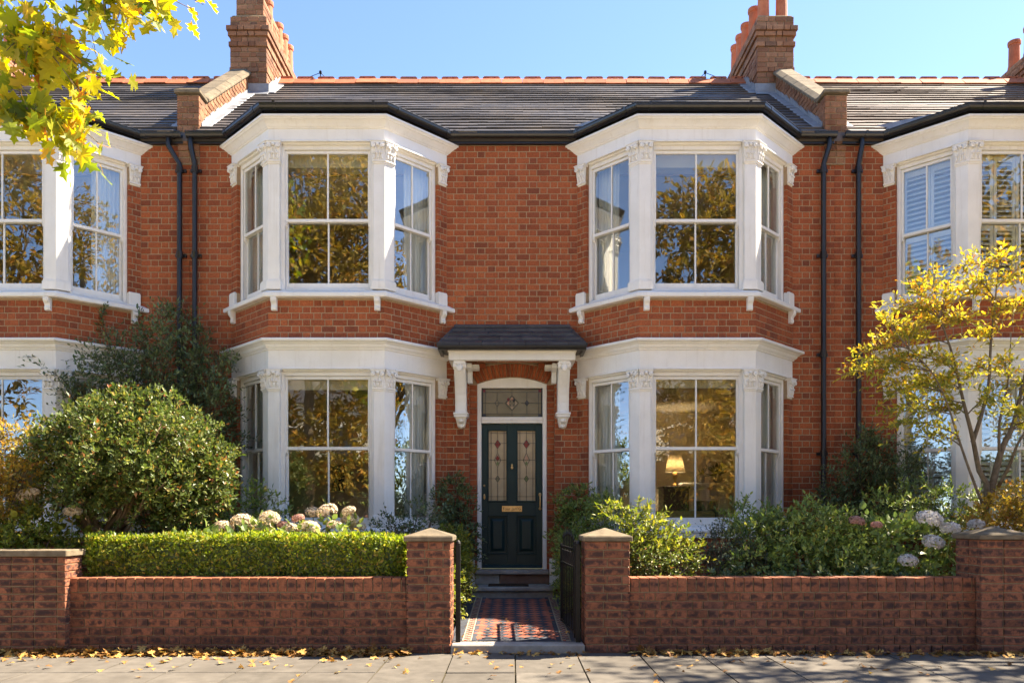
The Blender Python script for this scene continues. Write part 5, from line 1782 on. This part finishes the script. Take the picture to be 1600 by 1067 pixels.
P += Nn * (RG.uniform(-.06, .012, (len(P), 1)) + (RG.uniform(0, 1, (len(P), 1)) < .03) * RG.uniform(0, .045, (len(P), 1))) + RG.normal(0, .006, P.shape)
P[:, 2] += (.010 * np.sin(P[:, 0] * 7) + .008 * np.sin(P[:, 0] * 2.3 + 1)) * np.clip((P[:, 2] - .75) / .3, 0, 1) + .008 * np.sin(P[:, 0] * 23)
P[:, 1] += .016 * np.sin(P[:, 0] * 5 + P[:, 2] * 6)
D = norm(Nn * .45 + RG.normal(0, .75, P.shape) + np.array([0, 0, .45]))
V, F = leaves_arrays(P, D, Nn * 1.1 + RG.normal(0, .5, P.shape) + np.array([0, 0, .25]), RG.uniform(.026, .054, len(P)), LEAF4, 1.05)
part_mesh('foliage', V, F, M['lf_box'], t)

# ---- hydrangeas
def head_mesh(name, r, n, mat, flat=.66):
    u = norm(RG.normal(0, 1, (n, 3)))
    u = u[u[:, 2] > -.55]
    P_ = u * np.array([r, r, r * flat]) * RG.uniform(.82, 1.03, (len(u), 1))
    Vs, Fs, k = [], [], 0
    for pet in range(4):
        a = norm(np.cross(u, np.array([.3, .5, .2])))
        b = np.cross(u, a)
        an = pet * math.pi / 2 + RG.uniform(0, .5, len(u))
        d_ = a * np.cos(an)[:, None] + b * np.sin(an)[:, None] + u * .25
        V_, F_ = leaves_arrays(P_, d_, u + RG.normal(0, .2, u.shape), RG.uniform(.7, 1.2, len(u)) * .017, LEAF4, 1.7)
        Vs.append(V_); Fs.append(F_ + k); k += len(V_)
    return fast_mesh(name, np.concatenate(Vs), np.concatenate(Fs), M[mat])
HM = {m_: [head_mesh('flower_head', .098, 300, m_) for _ in range(2)] for m_ in ('petal', 'petalw', 'petalp')}
def hydrangea(label, base, heads, leafmat, clumps, ntw, group='hydrangeas in the front gardens'):
    t = thing('hydrangea', label, 'hydrangea', base, group)
    m = MB()
    b = Vector(base)
    P_, D_ = [], []
    for (x, y, z, r, mt) in heads:
        e = Vector((x, y, z))
        s = b + Vector(((x - b.x) * .55, (y - b.y) * .4, 0))
        mid = s.lerp(e, .6) + Vector((random.uniform(-.04, .04), 0, .03))
        m.tube([s, mid, e], [.008, .007, .005], 6)
        o = bpy.data.objects.new('flower_head', random.choice(HM[mt]))
        link(o, t, e + Vector((0, 0, r * .3)))
        o.scale = (r / .098,) * 3
        o.rotation_euler = (random.uniform(-.35, .35), random.uniform(-.35, .35), random.uniform(0, 6))
        for k in range(5):
            q = random.uniform(.35, .93)
            P_.append(s.lerp(e, q)); D_.append((random.gauss(0, 1), random.gauss(0, 1), random.uniform(-.1, .4)))
    m.build('stem', M['lf_green'], t, smooth=True)
    P_, D_ = np.array(P_), norm(np.array(D_))
    V1, F1 = leaves_arrays(P_, D_, np.array([0, 0, 1.0]) + RG.normal(0, .35, P_.shape), RG.uniform(.08, .125, len(P_)), LEAFW)
    p, d = clump_starts(clumps, ntw, .3)
    V2, F2, tw = sprays(p, d, RG.uniform(.10, .22, ntw), 4, .095, LEAFW, .3, .15, .8)
    part_mesh('foliage', np.concatenate([V1, V2]), np.concatenate([F1, F2 + len(V1)]), M[leafmat], t)
    return t
Yh = -2.60
def hd(u, v, px, mt, Y=Yh):
    p = MP(u, v, Y)
    return (p.x, Y + random.uniform(-.12, .12), p.z - px * (Y + 11) / FPX * .05, px * 1.12 * (Y + 11) / FPX, mt)
hydrangea('hydrangea with faded cream flower heads behind the left half of the hedge', (-3.05, Yh, .42),
          [hd(344, 828, 14, 'petal', -2.66), hd(374, 818, 15, 'petal'), hd(407, 829, 14, 'petal', -2.66), hd(427, 813, 14, 'petal'), hd(392, 824, 11, 'petal', -2.5)], 'lf_green',
          [(-3.3, Yh, .9, .4, .3, .2), (-2.8, Yh, .95, .35, .3, .2)], 60)
hydrangea('hydrangea with big cream flower heads before the left downstairs window', (-2.25, Yh, .42),
          [hd(447, 825, 11, 'petalp', -2.4), hd(456, 829, 12, 'petal', -2.66), hd(468, 812, 9, 'petalp'), hd(486, 803, 11, 'petal', -2.5), hd(508, 803, 15, 'petal'), hd(488, 827, 13, 'petal', -2.66), hd(543, 801, 10, 'petal'), hd(546, 817, 14, 'petal', -2.45), hd(524, 824, 11, 'petal', -2.6), hd(556, 826, 12, 'petal', -2.4)], 'lf_green',
          [(-2.5, Yh, 1.0, .35, .28, .2), (-2.0, Yh, 1.02, .35, .28, .22)], 90)
hydrangea('hydrangea with pale heads above the flat topped pier at the left', (-4.95, -2.6, .42),
          [hd(40, 777, 12, 'petal', -2.6), hd(121, 802, 12, 'petal', -2.65), hd(98, 790, 8, 'petalp', -2.5), hd(60, 772, 9, 'petal', -2.66)], 'lf_bright',
          [(-5.2, -2.6, 1.1, .3, .25, .25), (-4.8, -2.6, 1.05, .3, .25, .2)], 60)
hydrangea('hydrangea with white mop heads left of the right hand end pier', (4.4, -2.6, .42),
          [hd(1446, 815, 17, 'petalw', -2.75), hd(1479, 829, 13, 'petalw', -2.8), hd(1453, 850, 14, 'petalw', -2.9), hd(1345, 817, 11, 'petalp', -2.75), hd(1362, 822, 8, 'petalp', -2.75), hd(1522, 822, 11, 'petalw', -2.5), hd(1425, 880, 13, 'petalw', -3.05)], 'lf_green',
          [(4.4, -2.2, .95, .4, .3, .3), (4.75, -2.35, .8, .3, .3, .25), (4.1, -2.2, 1.0, .3, .3, .3)], 110)

# ---- the rest of the planting
shrub('leafy_shrub', 'mid green shrub under the left downstairs bay behind the hydrangeas', 'shrub', (-3.35, -1.5, .42),
      [(-3.35, -1.5, 1.4, .38, .28, .3), (-3.05, -1.45, 1.25, .32, .28, .3), (-3.6, -1.5, 1.2, .3, .28, .3), (-2.85, -1.5, 1.05, .3, .28, .25), (-3.3, -1.5, .9, .6, .3, .3)],
      420, 8, .19, .066, 'lf_green', LEAF6, .3, .2)
shrub('climbing_shrub', 'dark climbing shrub on the brick left of the front door', 'shrub', (-.76, -.28, .42),
      [(-.80, -.26, 1.55, .20, .14, .26), (-.72, -.28, 1.2, .22, .16, .28), (-.86, -.3, 1.1, .22, .16, .3), (-.74, -.3, .8, .22, .2, .25), (-.80, -.22, 1.78, .10, .08, .10)],
      400, 8, .15, .060, 'lf_dark', LEAF6, .2, .35, stem_mat='twig')
shrub('leafy_shrub', 'bright green bushy plant at the path edge just inside the left gate pier', 'shrub', (-.72, -1.5, .3),
      [(-.74, -1.45, .95, .18, .30, .22), (-.70, -1.6, .65, .17, .36, .24), (-.68, -2.0, .5, .14, .3, .2), (-.76, -1.1, .75, .16, .3, .25), (-.72, -2.4, .38, .10, .25, .14)],
      560, 8, .13, .052, 'lf_bright', LEAF6, .25, .25)
shrub('low_shrub', 'small loose shrub at the foot of the bay left of the front door', 'shrub', (-1.25, -1.45, .42),
      [(-1.5, -1.5, 1.12, .22, .2, .2), (-1.15, -1.4, 1.26, .22, .2, .22), (-.98, -1.2, 1.45, .16, .16, .14), (-1.3, -1.5, .9, .35, .25, .3), (-1.75, -1.5, 1.02, .15, .2, .14)],
      260, 7, .18, .050, 'lf_dark', LEAF4, .3, .2)
shrub('climbing_shrub', 'leafy climbing shrub on the brick right of the front door', 'shrub', (.92, -.45, .42),
      [(.90, -.38, 1.5, .22, .14, .24), (1.0, -.45, 1.22, .26, .2, .26), (.80, -.42, 1.15, .18, .18, .26), (1.22, -.9, 1.38, .18, .16, .18), (.86, -.5, .8, .2, .2, .26), (1.05, -.9, 1.0, .25, .2, .3)],
      520, 8, .16, .062, 'lf_green', LEAF6, .2, .3, stem_mat='twig')
shrub('leafy_shrub', 'dark green plant at the path edge behind the open gate leaf', 'shrub', (.76, -1.3, .3),
      [(.74, -1.2, .62, .15, .26, .26), (.78, -1.0, .92, .16, .24, .2), (.76, -1.6, .45, .13, .28, .2), (.80, -2.0, .40, .12, .28, .16)],
      380, 8, .13, .055, 'lf_green', LEAF6, .25, .25)
shrub('leafy_shrub', 'sprawling pale green shrub beside the right gate pier', 'shrub', (1.50, -2.65, .42),
      [(1.45, -2.65, 1.12, .24, .2, .2), (1.65, -2.6, 1.0, .24, .22, .22), (1.35, -2.5, 1.28, .22, .18, .14), (1.8, -2.75, .85, .2, .2, .18), (1.4, -2.75, .85, .3, .22, .22), (1.2, -2.2, 1.30, .16, .16, .12)],
      420, 8, .17, .060, 'lf_bright', LEAF6, .3, .2)
shrub('reddish_shrub', 'low bronze tinged plant at the wall right of the gate pier', 'shrub', (1.62, -2.98, .42),
      [(1.45, -2.98, .80, .2, .12, .13), (1.75, -2.98, .76, .16, .12, .10), (1.25, -2.98, .84, .12, .12, .14)], 170, 7, .11, .048, 'lf_shrub', LEAF6, .3, .1)
shrub('catmint', 'wispy grey green plant under the right downstairs bay', 'plant', (2.25, -2.5, .42),
      [(2.1, -2.5, .72, .2, .2, .16), (2.45, -2.5, .80, .25, .2, .2), (2.3, -2.4, .98, .16, .16, .16), (2.7, -2.6, .7, .2, .2, .15)], 300, 9, .20, .036, 'lf_grey', LEAF4, .5, .05, up_bias=.9)
shrub('leafy_bush', 'big leafy green bush filling the bed below the right bay', 'bush', (3.3, -2.35, .42),
      [(2.75, -2.3, 1.06, .30, .26, .22), (3.05, -2.35, 1.10, .30, .26, .20), (2.74, -1.8, 1.30, .18, .18, .16), (3.45, -2.3, 1.16, .32, .28, .20), (3.75, -2.4, .98, .32, .28, .24), (3.2, -2.6, .80, .5, .28, .22), (3.7, -2.7, .70, .45, .28, .18), (4.1, -2.7, .64, .35, .28, .16), (2.7, -2.65, .76, .3, .25, .2), (3.42, -2.1, 1.34, .14, .14, .12), (4.25, -2.8, .58, .25, .25, .12), (2.95, -2.0, 1.32, .12, .12, .12)],
      1600, 8, .17, .062, 'lf_green', LEAF6, .3, .2)
branch_shrub('climbing_shrub', 'tall dark shrub climbing the wall around the right hand downpipes', 'shrub', (4.75, -.6, .42),
             [MP(u, v, -.75 + random.uniform(-.25, .3)) for u, v in ((1305, 735), (1318, 705), (1340, 690), (1352, 668), (1375, 690), (1398, 700), (1425, 705), (1440, 700), (1290, 760), (1410, 735), (1365, 715), (1385, 740), (1330, 750), (1420, 765), (1350, 770), (1390, 780), (1310, 790))],
             24, .24, .058, 'lf_dark', 8, .10, .012)
wc = [(*MP(u, v, Y), r, r * .6, r, 1) for u, v, Y, r in ((1320, 760, -.6, .30), (1365, 745, -.6, .30), (1400, 760, -.7, .28), (1345, 715, -.45, .22), (1385, 715, -.6, .22), (1300, 790, -.7, .24), (1420, 735, -.95, .18), (1360, 690, -.4, .12))]
shrub('wall_shrub', 'loose dark shrub at the foot of the right hand downpipes', 'shrub', (4.75, -.5, .42), wc, 460, 8, .22, .056, 'lf_dark', LEAF6, .2, .25, stem_mat='twig', inner=.15, up_bias=.4)
shrub('leafy_bush', 'dense green bush behind the white hydrangea heads', 'bush', (4.75, -1.7, .42),
      [(4.45, -1.7, 1.32, .3, .28, .26), (4.85, -1.65, 1.45, .32, .28, .24), (5.2, -1.8, 1.42, .3, .28, .22), (4.6, -1.9, .95, .5, .3, .3), (5.3, -1.7, 1.0, .4, .3, .4)],
      620, 8, .17, .060, 'lf_green', LEAF6, .3, .2)
shrub('golden_bush', 'golden bush at the right edge behind the end pier', 'bush', (5.75, -2.3, .42),
      [(5.45, -2.3, 1.30, .26, .25, .18), (5.75, -2.3, 1.48, .32, .28, .18), (6.1, -2.35, 1.5, .34, .28, .2), (5.8, -2.4, 1.15, .5, .3, .24), (5.2, -2.35, 1.12, .2, .2, .14)],
      520, 8, .15, .055, 'lf_gold', LEAF4, .3, .2)
shrub('ivy', 'dark ivy along the top of the right front wall under the leafy bush', 'ivy', (3.0, -3.05, .42),
      [(2.2 + .22 * k, -3.06, .62 + .05 * math.sin(k * 2), .18, .12, .10) for k in range(10)], 330, 6, .12, .055, 'lf_dark', LEAFW, .3, .3, nstems=4)

# ---- yellow autumn tree at the right
t = thing('autumn_tree', 'slender multi stemmed tree with yellow autumn leaves at the right', 'tree', (5.32, -2.05, .42))
b = Vector((5.32, -2.05, .36))
stems = []
def stem(pts, r0, r1, mb):
    P = [Vector(p) for p in pts]
    out = []
    for k in range(len(P) - 1):
        for q in (0, .33, .66):
            a = P[max(k - 1, 0)]; c0 = P[k]; c1 = P[k + 1]; d_ = P[min(k + 2, len(P) - 1)]
            out.append(.5 * ((2 * c0) + (c1 - a) * q + (2 * a - 5 * c0 + 4 * c1 - d_) * q * q + (3 * c0 - a - 3 * c1 + d_) * q ** 3))
    out.append(P[-1])
    n = len(out)
    mb.tube(out, [r0 + (r1 - r0) * i / (n - 1) for i in range(n)], 7)
    return out
def U(u, v, Y): return MP(u, v, Y)
mb = MB()
mains = [
    [b, U(1543, 775, -2.05), U(1530, 735, -2.05), U(1519, 680, -2.1), U(1506, 630, -2.1), U(1490, 560, -2.2), U(1470, 500, -2.3)],
    [U(1543, 790, -2.05), U(1554, 745, -2.0), U(1566, 700, -2.0), U(1583, 665, -1.95), U(1596, 610, -1.9), U(1612, 540, -1.9), U(1620, 460, -1.9)],
    [U(1520, 690, -2.1), U(1533, 650, -2.0), U(1545, 600, -1.95), U(1548, 540, -1.9), U(1555, 470, -1.9), U(1560, 420, -2.0)],
    [U(1536, 790, -2.2), U(1515, 735, -2.3), U(1496, 680, -2.35), U(1480, 630, -2.4), U(1455, 580, -2.5), U(1420, 545, -2.6)],
    [U(1560, 760, -2.0), U(1578, 725, -2.2), U(1592, 690, -2.4), U(1625, 640, -2.5), U(1670, 560, -2.5)],
    [U(1562, 730, -2.0), U(1562, 660, -2.1), U(1575, 600, -2.1), U(1580, 520, -2.2)],
]
rad = [(.040, .008), (.046, .008), (.026, .006), (.017, .005), (.022, .005), (.020, .005)]
curves = [stem(p, r0, r1, mb) for p, (r0, r1) in zip(mains, rad)]
P_, D_ = [], []
sub = []
tips = [(1340, 580), (1365, 560), (1390, 640), (1400, 610), (1385, 500), (1410, 475), (1430, 450), (1425, 520), (1460, 430), (1480, 455), (1500, 415), (1530, 440), (1560, 405), (1590, 430), (1600, 470), (1405, 660), (1440, 600), (1470, 640), (1445, 680), (1375, 600), (1500, 500), (1540, 520), (1480, 560), (1520, 580), (1570, 560), (1600, 600), (1640, 450), (1640, 520), (1650, 600), (1450, 500), (1570, 480), (1510, 460), (1395, 560), (1440, 560), (1610, 660), (1580, 640), (1420, 630), (1360, 545), (1470, 590), (1690, 500), (1700, 580), (1680, 650), (1550, 620), (1400, 530), (1350, 575)]
for u, v in tips:
    e = U(u, v, -2.15 + random.uniform(-.45, .55))
    c = min(curves, key=lambda C: min((p - e).length for p in C))
    j = min(range(len(c)), key=lambda i: (c[i] - e).length + (1.5 if c[i].z > e.z - .05 else 0))
    s = c[j]
    mid = s.lerp(e, .5) + Vector((random.uniform(-.08, .08), random.uniform(-.08, .08), .10))
    pts = [s * (1 - q) ** 2 + mid * 2 * q * (1 - q) + e * q * q for q in np.linspace(0, 1, 8)]
    mb.tube(pts, [.009 - .007 * k / 7 for k in range(8)], 5)
    for k in range(20):
        q = .12 + .88 * (k + random.random()) / 20
        p = s * (1 - q) ** 2 + mid * 2 * q * (1 - q) + e * q * q
        dr = ((mid - s) * 2 * (1 - q) + (e - mid) * 2 * q).normalized()
        P_.append(p); D_.append(dr * .7 + Vector((random.gauss(0, .6), random.gauss(0, .6), random.gauss(.05, .45))))
    P_.append(e); D_.append((e - mid) + Vector((0, 0, .02)))
mb.build('trunk', M['bark'], t, smooth=True)
P_, D_ = np.array(P_), np.array(D_)
V, F, tw = sprays(P_, D_, RG.uniform(.14, .34, len(P_)), 8, .068, LEAF6, .1, .25, .8, .95, nup=.6)
lz = V[:, 2].reshape(-1, 7)[:, 0] + RG.normal(0, .35, len(V) // 7)
FF_ = F.reshape(-1, 6, 3)
for sel, mt_2 in ((lz > 3.1, 'lf_autumn'), (lz <= 3.1, 'lf_turning')):
    idx = np.nonzero(sel)[0]
    part_mesh('crown', V.reshape(-1, 7, 3)[idx].reshape(-1, 3), (FF_[idx] - (idx * 7)[:, None, None] + (np.arange(len(idx)) * 7)[:, None, None]).reshape(-1, 3), M[mt_2], t)
TV, TF = twig_mesh(tw, .003)
part_mesh('twig', TV, TF, M['bark'], t)

# ---- overhanging maple branch, top left, its trunk outside the frame
def maple_leaf(i):
    v, f = LOBED
    v = v.copy()
    r = random.Random(i)
    v[:, 2] += r.uniform(-.25, .25) * v[:, 0] ** 2 + r.uniform(-.3, .5) * v[:, 1] ** 2
    v[1:, :2] *= 1 + np.array([[r.uniform(-.07, .07), r.uniform(-.08, .08)] for _ in range(len(v) - 1)])
    me = bpy.data.meshes.new('leaf')
    me.from_pydata([tuple(p) for p in v], [], [tuple(q) for q in f])
    me.materials.append(M['lf_maple'])
    return me
LM = [maple_leaf(i) for i in range(8)]
t = thing('maple_tree', 'street maple whose turning leaves hang into the top left corner', 'tree', (-6.3, -6.1, 0))
mb = MB()
stem([(-6.3, -6.1, -.02), (-6.28, -6.1, 1.2), (-6.2, -6.1, 2.6), (-6.0, -6.05, 4.0), (-5.7, -6.0, 5.6), (-5.6, -5.9, 7.5), (-5.5, -5.8, 9.0)], .17, .05, mb)
Ym = -6.0
limb = [stem([(-6.0, -6.05, 4.0), (-5.0, -6.0, 4.75), MP(-160, 20, Ym), MP(-20, 40, Ym), MP(60, 65, Ym + .05)], .06, .012, mb),
        stem([(-5.7, -6.0, 5.6), (-4.6, -5.9, 5.7), MP(-120, -140, Ym), MP(60, -70, Ym), MP(200, -40, Ym - .1), MP(320, -25, Ym - .2)], .05, .008, mb),
        stem([(-6.0, -6.05, 3.9), (-4.9, -6.1, 4.15), MP(-140, 130, Ym - .1), MP(-10, 165, Ym - .1), MP(60, 175, Ym - .1), MP(110, 200, Ym - .15)], .045, .006, mb)]
twt = [(20, 30), (60, 10), (50, 60), (90, 20), (40, 95), (80, 80), (100, 60), (120, 100), (150, 85), (140, 120), (165, 150), (120, 140), (90, 120), (60, 130), (20, 120), (10, 80), (30, 150), (120, 25), (145, 15), (165, 30), (190, 20), (178, 45), (215, 10), (235, 20), (255, 8), (275, 14), (205, 35), (300, 15), (318, 8), (100, 175), (75, 190), (110, 215), (135, 200), (155, 225), (120, 240), (90, 230), (50, 200), (45, 170), (150, 180), (20, 190), (105, 245), (0, 60), (-10, 140), (-20, 20), (60, 105), (130, 70), (178, 75), (190, 85), (165, 60), (30, 10), (95, 95), (140, 165), (100, 195), (10, 165), (70, 45), (160, 115)]
leafs = []
for u, v in twt:
    e = MP(u, v, Ym + random.uniform(-.35, .35))
    best = None
    for c in limb:
        for p in c:
            dd = (p - e).length + (.5 if p.z < e.z else 0) + (.6 if p.x > e.x + .1 else 0)
            if best is None or dd < best[0]: best = (dd, p)
    s = best[1]
    mid = s.lerp(e, .5) + Vector((0, random.uniform(-.06, .06), .05))
    pts = [s * (1 - q) ** 2 + mid * 2 * q * (1 - q) + e * q * q for q in np.linspace(0, 1, 6)]
    mb.tube(pts, [.006, .005, .0045, .004, .003, .002], 5)
    for k in range(14):
        q = 1 - .13 * k if k else 1
        q = max(q, .12)
        p = s * (1 - q) ** 2 + mid * 2 * q * (1 - q) + e * q * q
        leafs.append(p + Vector((random.gauss(0, .045), random.gauss(0, .06), random.gauss(-.02, .05))))
mb.build('trunk', M['bark'], t, smooth=True)
pm = MB()
random.shuffle(leafs)
for i, p in enumerate(leafs[:300]):
    o = bpy.data.objects.new('leaf', random.choice(LM))
    d = Vector((random.gauss(.25, .6), random.gauss(-.1, .6), random.gauss(-.75, .45))).normalized()
    nn = Vector((random.gauss(0, .7), random.gauss(-.6, .6), random.gauss(.5, .6)))
    nn = (nn - d * nn.dot(d)).normalized()
    s_ = nn.cross(d)
    R_ = Matrix((d, s_, nn)).transposed()
    link(o, t, p)
    o.rotation_euler = R_.to_euler()
    k = random.uniform(.10, .155)
    o.scale = (k, k, k)
    pm.tube([p, p - d * .05 + Vector((0, 0, .02))], .0018, 4)
pm.build('petiole', M['lf_maple'], t)
lp2 = np.array([tuple(q) for q in leafs[300:]])
n = 3600
c = np.array([(-6.0, -5.9, 7.6), (-5.4, -6.2, 5.9), (-6.9, -5.8, 6.2), (-5.0, -5.4, 7.0)])
p = c[RG.integers(0, 4, n)] + norm(RG.normal(0, 1, (n, 3))) * np.array([1.1, 1.3, 1.2]) * RG.uniform(.3, 1, (n, 1))
p = p[~((p[:, 0] > MX(0, 0) * (p[:, 1] + 11) / 11 - .12) & (p[:, 2] < EYE_Z + 805 * (p[:, 1] + 11) / FPX + .15))]
p = np.concatenate([p, lp2])
V, F = leaves_arrays(p, RG.normal(0, 1, p.shape) + np.array([0, 0, -.6]), RG.normal(0, .7, p.shape) + np.array([0, 0, .6]), RG.uniform(.09, .15, len(p)), LOBED)
tag(part_mesh('leaf', V, F, M['lf_maple'], t), kind='stuff')

# ---- fallen leaves along the wall foot and over the paving
def fallen(n, xa, xb, ya, yb, zf, lo, hi):
    x, y = RG.uniform(xa, xb, n), ya + (yb - ya) * np.abs(RG.normal(0, .45, n)).clip(0, 1)
    z = zf + RG.uniform(.002, .03, n)
    d = RG.normal(0, 1, (n, 3)) * np.array([1, 1, .22])
    return np.stack([x, y, z], 1), d, RG.normal(0, .33, (n, 3)) + np.array([0, 0, 1]), RG.uniform(lo, hi, n)
sets = [fallen(900, -5.2, -1.0, -3.53, -3.72, .0, .05, .10), fallen(360, -5.2, -1.0, -3.53, -3.68, .025, .05, .10), fallen(300, 1.15, 4.9, -3.53, -3.74, .0, .04, .09), fallen(120, 1.15, 2.6, -3.53, -3.66, .015, .05, .09),
        fallen(60, -.6, .75, -3.55, -3.66, .0, .04, .06), fallen(170, -5.5, 5.5, -3.55, -5.2, .0, .035, .07), fallen(70, -5.5, -1, -3.6, -4.2, .0, .04, .08), fallen(34, -.5, .6, -3.4, -.5, .13, .03, .05)]
P_, D_, N_, L_ = [np.concatenate([s[i] for s in sets]) for i in range(4)]
V, F = leaves_arrays(P_, D_, N_, L_, (LOBED[0] * np.array([1, 1, 2.2]), LOBED[1]), 1.1)
o = bpy.data.objects.new('fallen_leaves', fast_mesh('fallen_leaves', V, F, M['lf_fallen']))
link(o); tag(o, kind='stuff')

# ------------------------------------------------------------------ the other side of the street (behind the viewer, mirrored in the windows)
def street_tree(label, x, y, h, r, n, zc=None, leaf=.24, mat='lf_street', nb=10):
    t = thing('street_tree', label, 'tree', (x, y, 0), 'street trees')
    zc = zc or h * .62
    m = MB()
    top = Vector((x + random.uniform(-.3, .3), y, h * .8))
    m.tube([(x, y, -.02), (x + .05, y, h * .2), (x, y + .05, h * .42), top], [.20, .16, .12, .04], 8)
    cl = []
    for k in range(nb * 3):
        u = norm(RG.normal(0, 1, 3))
        q = np.array([x, y, zc]) + u * np.array([r, r, h - zc]) * .72
        cl.append((*q, r * .34, r * .34, r * .3, 1))
        if k < nb:
            s = Vector((x, y, h * RG.uniform(.28, .6)))
            e = Vector(q)
            m.tube([s, s.lerp(e, .5) + Vector((0, 0, .3)), e], [.07, .045, .015], 6)
    m.build('trunk', M['bark'], t, smooth=True)
    p, d = clump_starts(cl, n // 6, .2, .3)
    V, F, tw = sprays(p, d, RG.uniform(.3, .6, len(p)), 6, leaf, LEAF6, .2, .3, .9, 1.1)
    part_mesh('crown', V, F, M[mat], t)
    return t
street_tree('tall autumn street tree across the road, mirrored in the left upstairs window', -6.6, -15.4, 16.5, 3.8, 24000, 8.6)
street_tree('autumn street tree across the road, mirrored in the right upstairs window', 6.3, -15.6, 13.2, 3.0, 15000, 7.0)
street_tree('tall front garden tree two doors along to the right, shading the pavement', 9.9, -2.5, 9.4, 3.0, 4300, 6.9, .2)
street_tree('autumn street tree across the road, mirrored in the house at the left edge', -16.8, -15.4, 15.5, 3.6, 11000)
street_tree('autumn street tree across the road, mirrored in the shuttered bay at the right edge', 16.6, -15.4, 12.8, 3.2, 9000)
street_tree('tallest autumn street tree across the road, far along to the right', 19.8, -14.6, 17.5, 3.6, 9000)
for sx, w in ((-1, 'left'), (1, 'right')):  # unseen bushes added to keep sky reflections out of the lower side panes
    shrub('added_laurel_bush', f'big laurel bush in the front garden beyond the {w} edge of the view', 'bush', (sx * 8.6, -2.0, .42), [(sx * 8.6 + dx, -2.0 + dy, z, .5, .5, .5) for dx, dy, z in ((0, 0, 2.8), (-.3, -.5, 2.0), (.3, .4, 2.1), (0, -.3, 1.2), (.1, .5, 1.1), (0, .2, 1.7))], 500, 8, .3, .11, 'lf_green', LEAF6)

def far_house(label, x0, x1):
    t = thing('facing_house', label, 'house', ((x0 + x1) / 2, -31, 0), 'houses across the street')
    m = MB()
    m.box(x0, x1, -32, -31, -.1, 7.2)
    m.build('wall', M['stucco'], t)
    m = MB()
    m.add([(x0, -30.7, 7.2), (x1, -30.7, 7.2), (x1, -35.5, 10.6), (x0, -35.5, 10.6), (x0, -40.3, 7.2), (x1, -40.3, 7.2)], [(0, 1, 2, 3), (3, 2, 5, 4), (0, 3, 4), (1, 5, 2), (0, 4, 5, 1)])
    m.build('roof', M['slate'], t)
    n = 3
    for i in range(n):
        c = x0 + (x1 - x0) * (i + .5) / n
        for z0, z1 in ((1.0, 2.9), (4.2, 6.0)):
            if i == 1 and z0 < 2:
                m = MB(); m.box(c - .5, c + .5, -30.995, -30.95, 0, 2.4); m.build('door', M['door'], t)
                continue
            m = MB(); m.box(c - .65, c + .65, -30.99, -30.96, z0, z1); w = m.build('window', M['white'], t)
            m = MB(); m.box(c - .56, c + .56, -30.959, -30.95, z0 + .08, z1 - .08); m.build('pane', M['dark'], w)
for i, x in enumerate((-22, -13.2, -4.4, 4.4, 13.2)):
    far_house(('cream stucco house across the street, far left of the viewer', 'cream stucco house across the street, left of the viewer', 'cream stucco house across the street straight behind the viewer', 'cream stucco house across the street, right of the viewer', 'cream stucco house across the street, far right of the viewer')[i], x + .02, x + 8.78)

# plants on the mantelpiece
def potted(label, x, y, z, r, h, n):
    t = thing('potted_plant', label, 'pot plant', (x, y, z), 'pot plants on the mantel shelf')
    m = MB(); m.lathe([(r * .55, 0), (r * .9, .03), (r, .09), (r * .75, .15), (r * .8, .165)], (x, y, z + .001), 12); m.build('pot', M['ceramic'], t, smooth=True)
    s = np.array([(x, y, z + .15)] * n) + RG.normal(0, .015, (n, 3))
    d = norm(RG.normal(0, .6, (n, 3)) + np.array([0, 0, .9]))
    V, F = leaves_arrays(s, d, RG.normal(0, 1, (n, 3)), RG.uniform(.6, 1.1, n) * h, LEAF6, .35)
    part_mesh('foliage', V, F, M['lf_dark'], t)
potted('spiky green plant in a pot at the right of the lit room mantel shelf', 3.82, 3.36, 1.93, .09, .30, 34)
potted('small green plant in a pot at the middle of the lit room mantel shelf', 3.52, 3.36, 1.93, .06, .16, 24)

# tall unseen hedge added across the street to darken the lower window reflections
t = thing('added_privet_hedge', 'long tall privet hedge before the houses across the street', 'hedge', (0, -17.2, 0))
m = MB(); m.box(-22, 22, -17.7, -16.9, -.1, 3.2); m.build('stem', M['twig'], t)
n = 16000
q = RG.uniform(0, 1, (n, 2))
top = RG.uniform(0, 1, n) < .25
P_ = np.stack([-22 + 44 * q[:, 0], np.where(top, -17.7 + .9 * q[:, 1], -16.85), np.where(top, 3.3, 3.35 * q[:, 1])], 1) + RG.normal(0, .07, (n, 3))
V, F = leaves_arrays(P_, RG.normal(0, 1, (n, 3)), RG.normal(0, .5, (n, 3)) + np.array([0, .6, .6]), RG.uniform(.10, .2, n), LEAF6)
part_mesh('foliage', V, F, M['lf_green'], t)
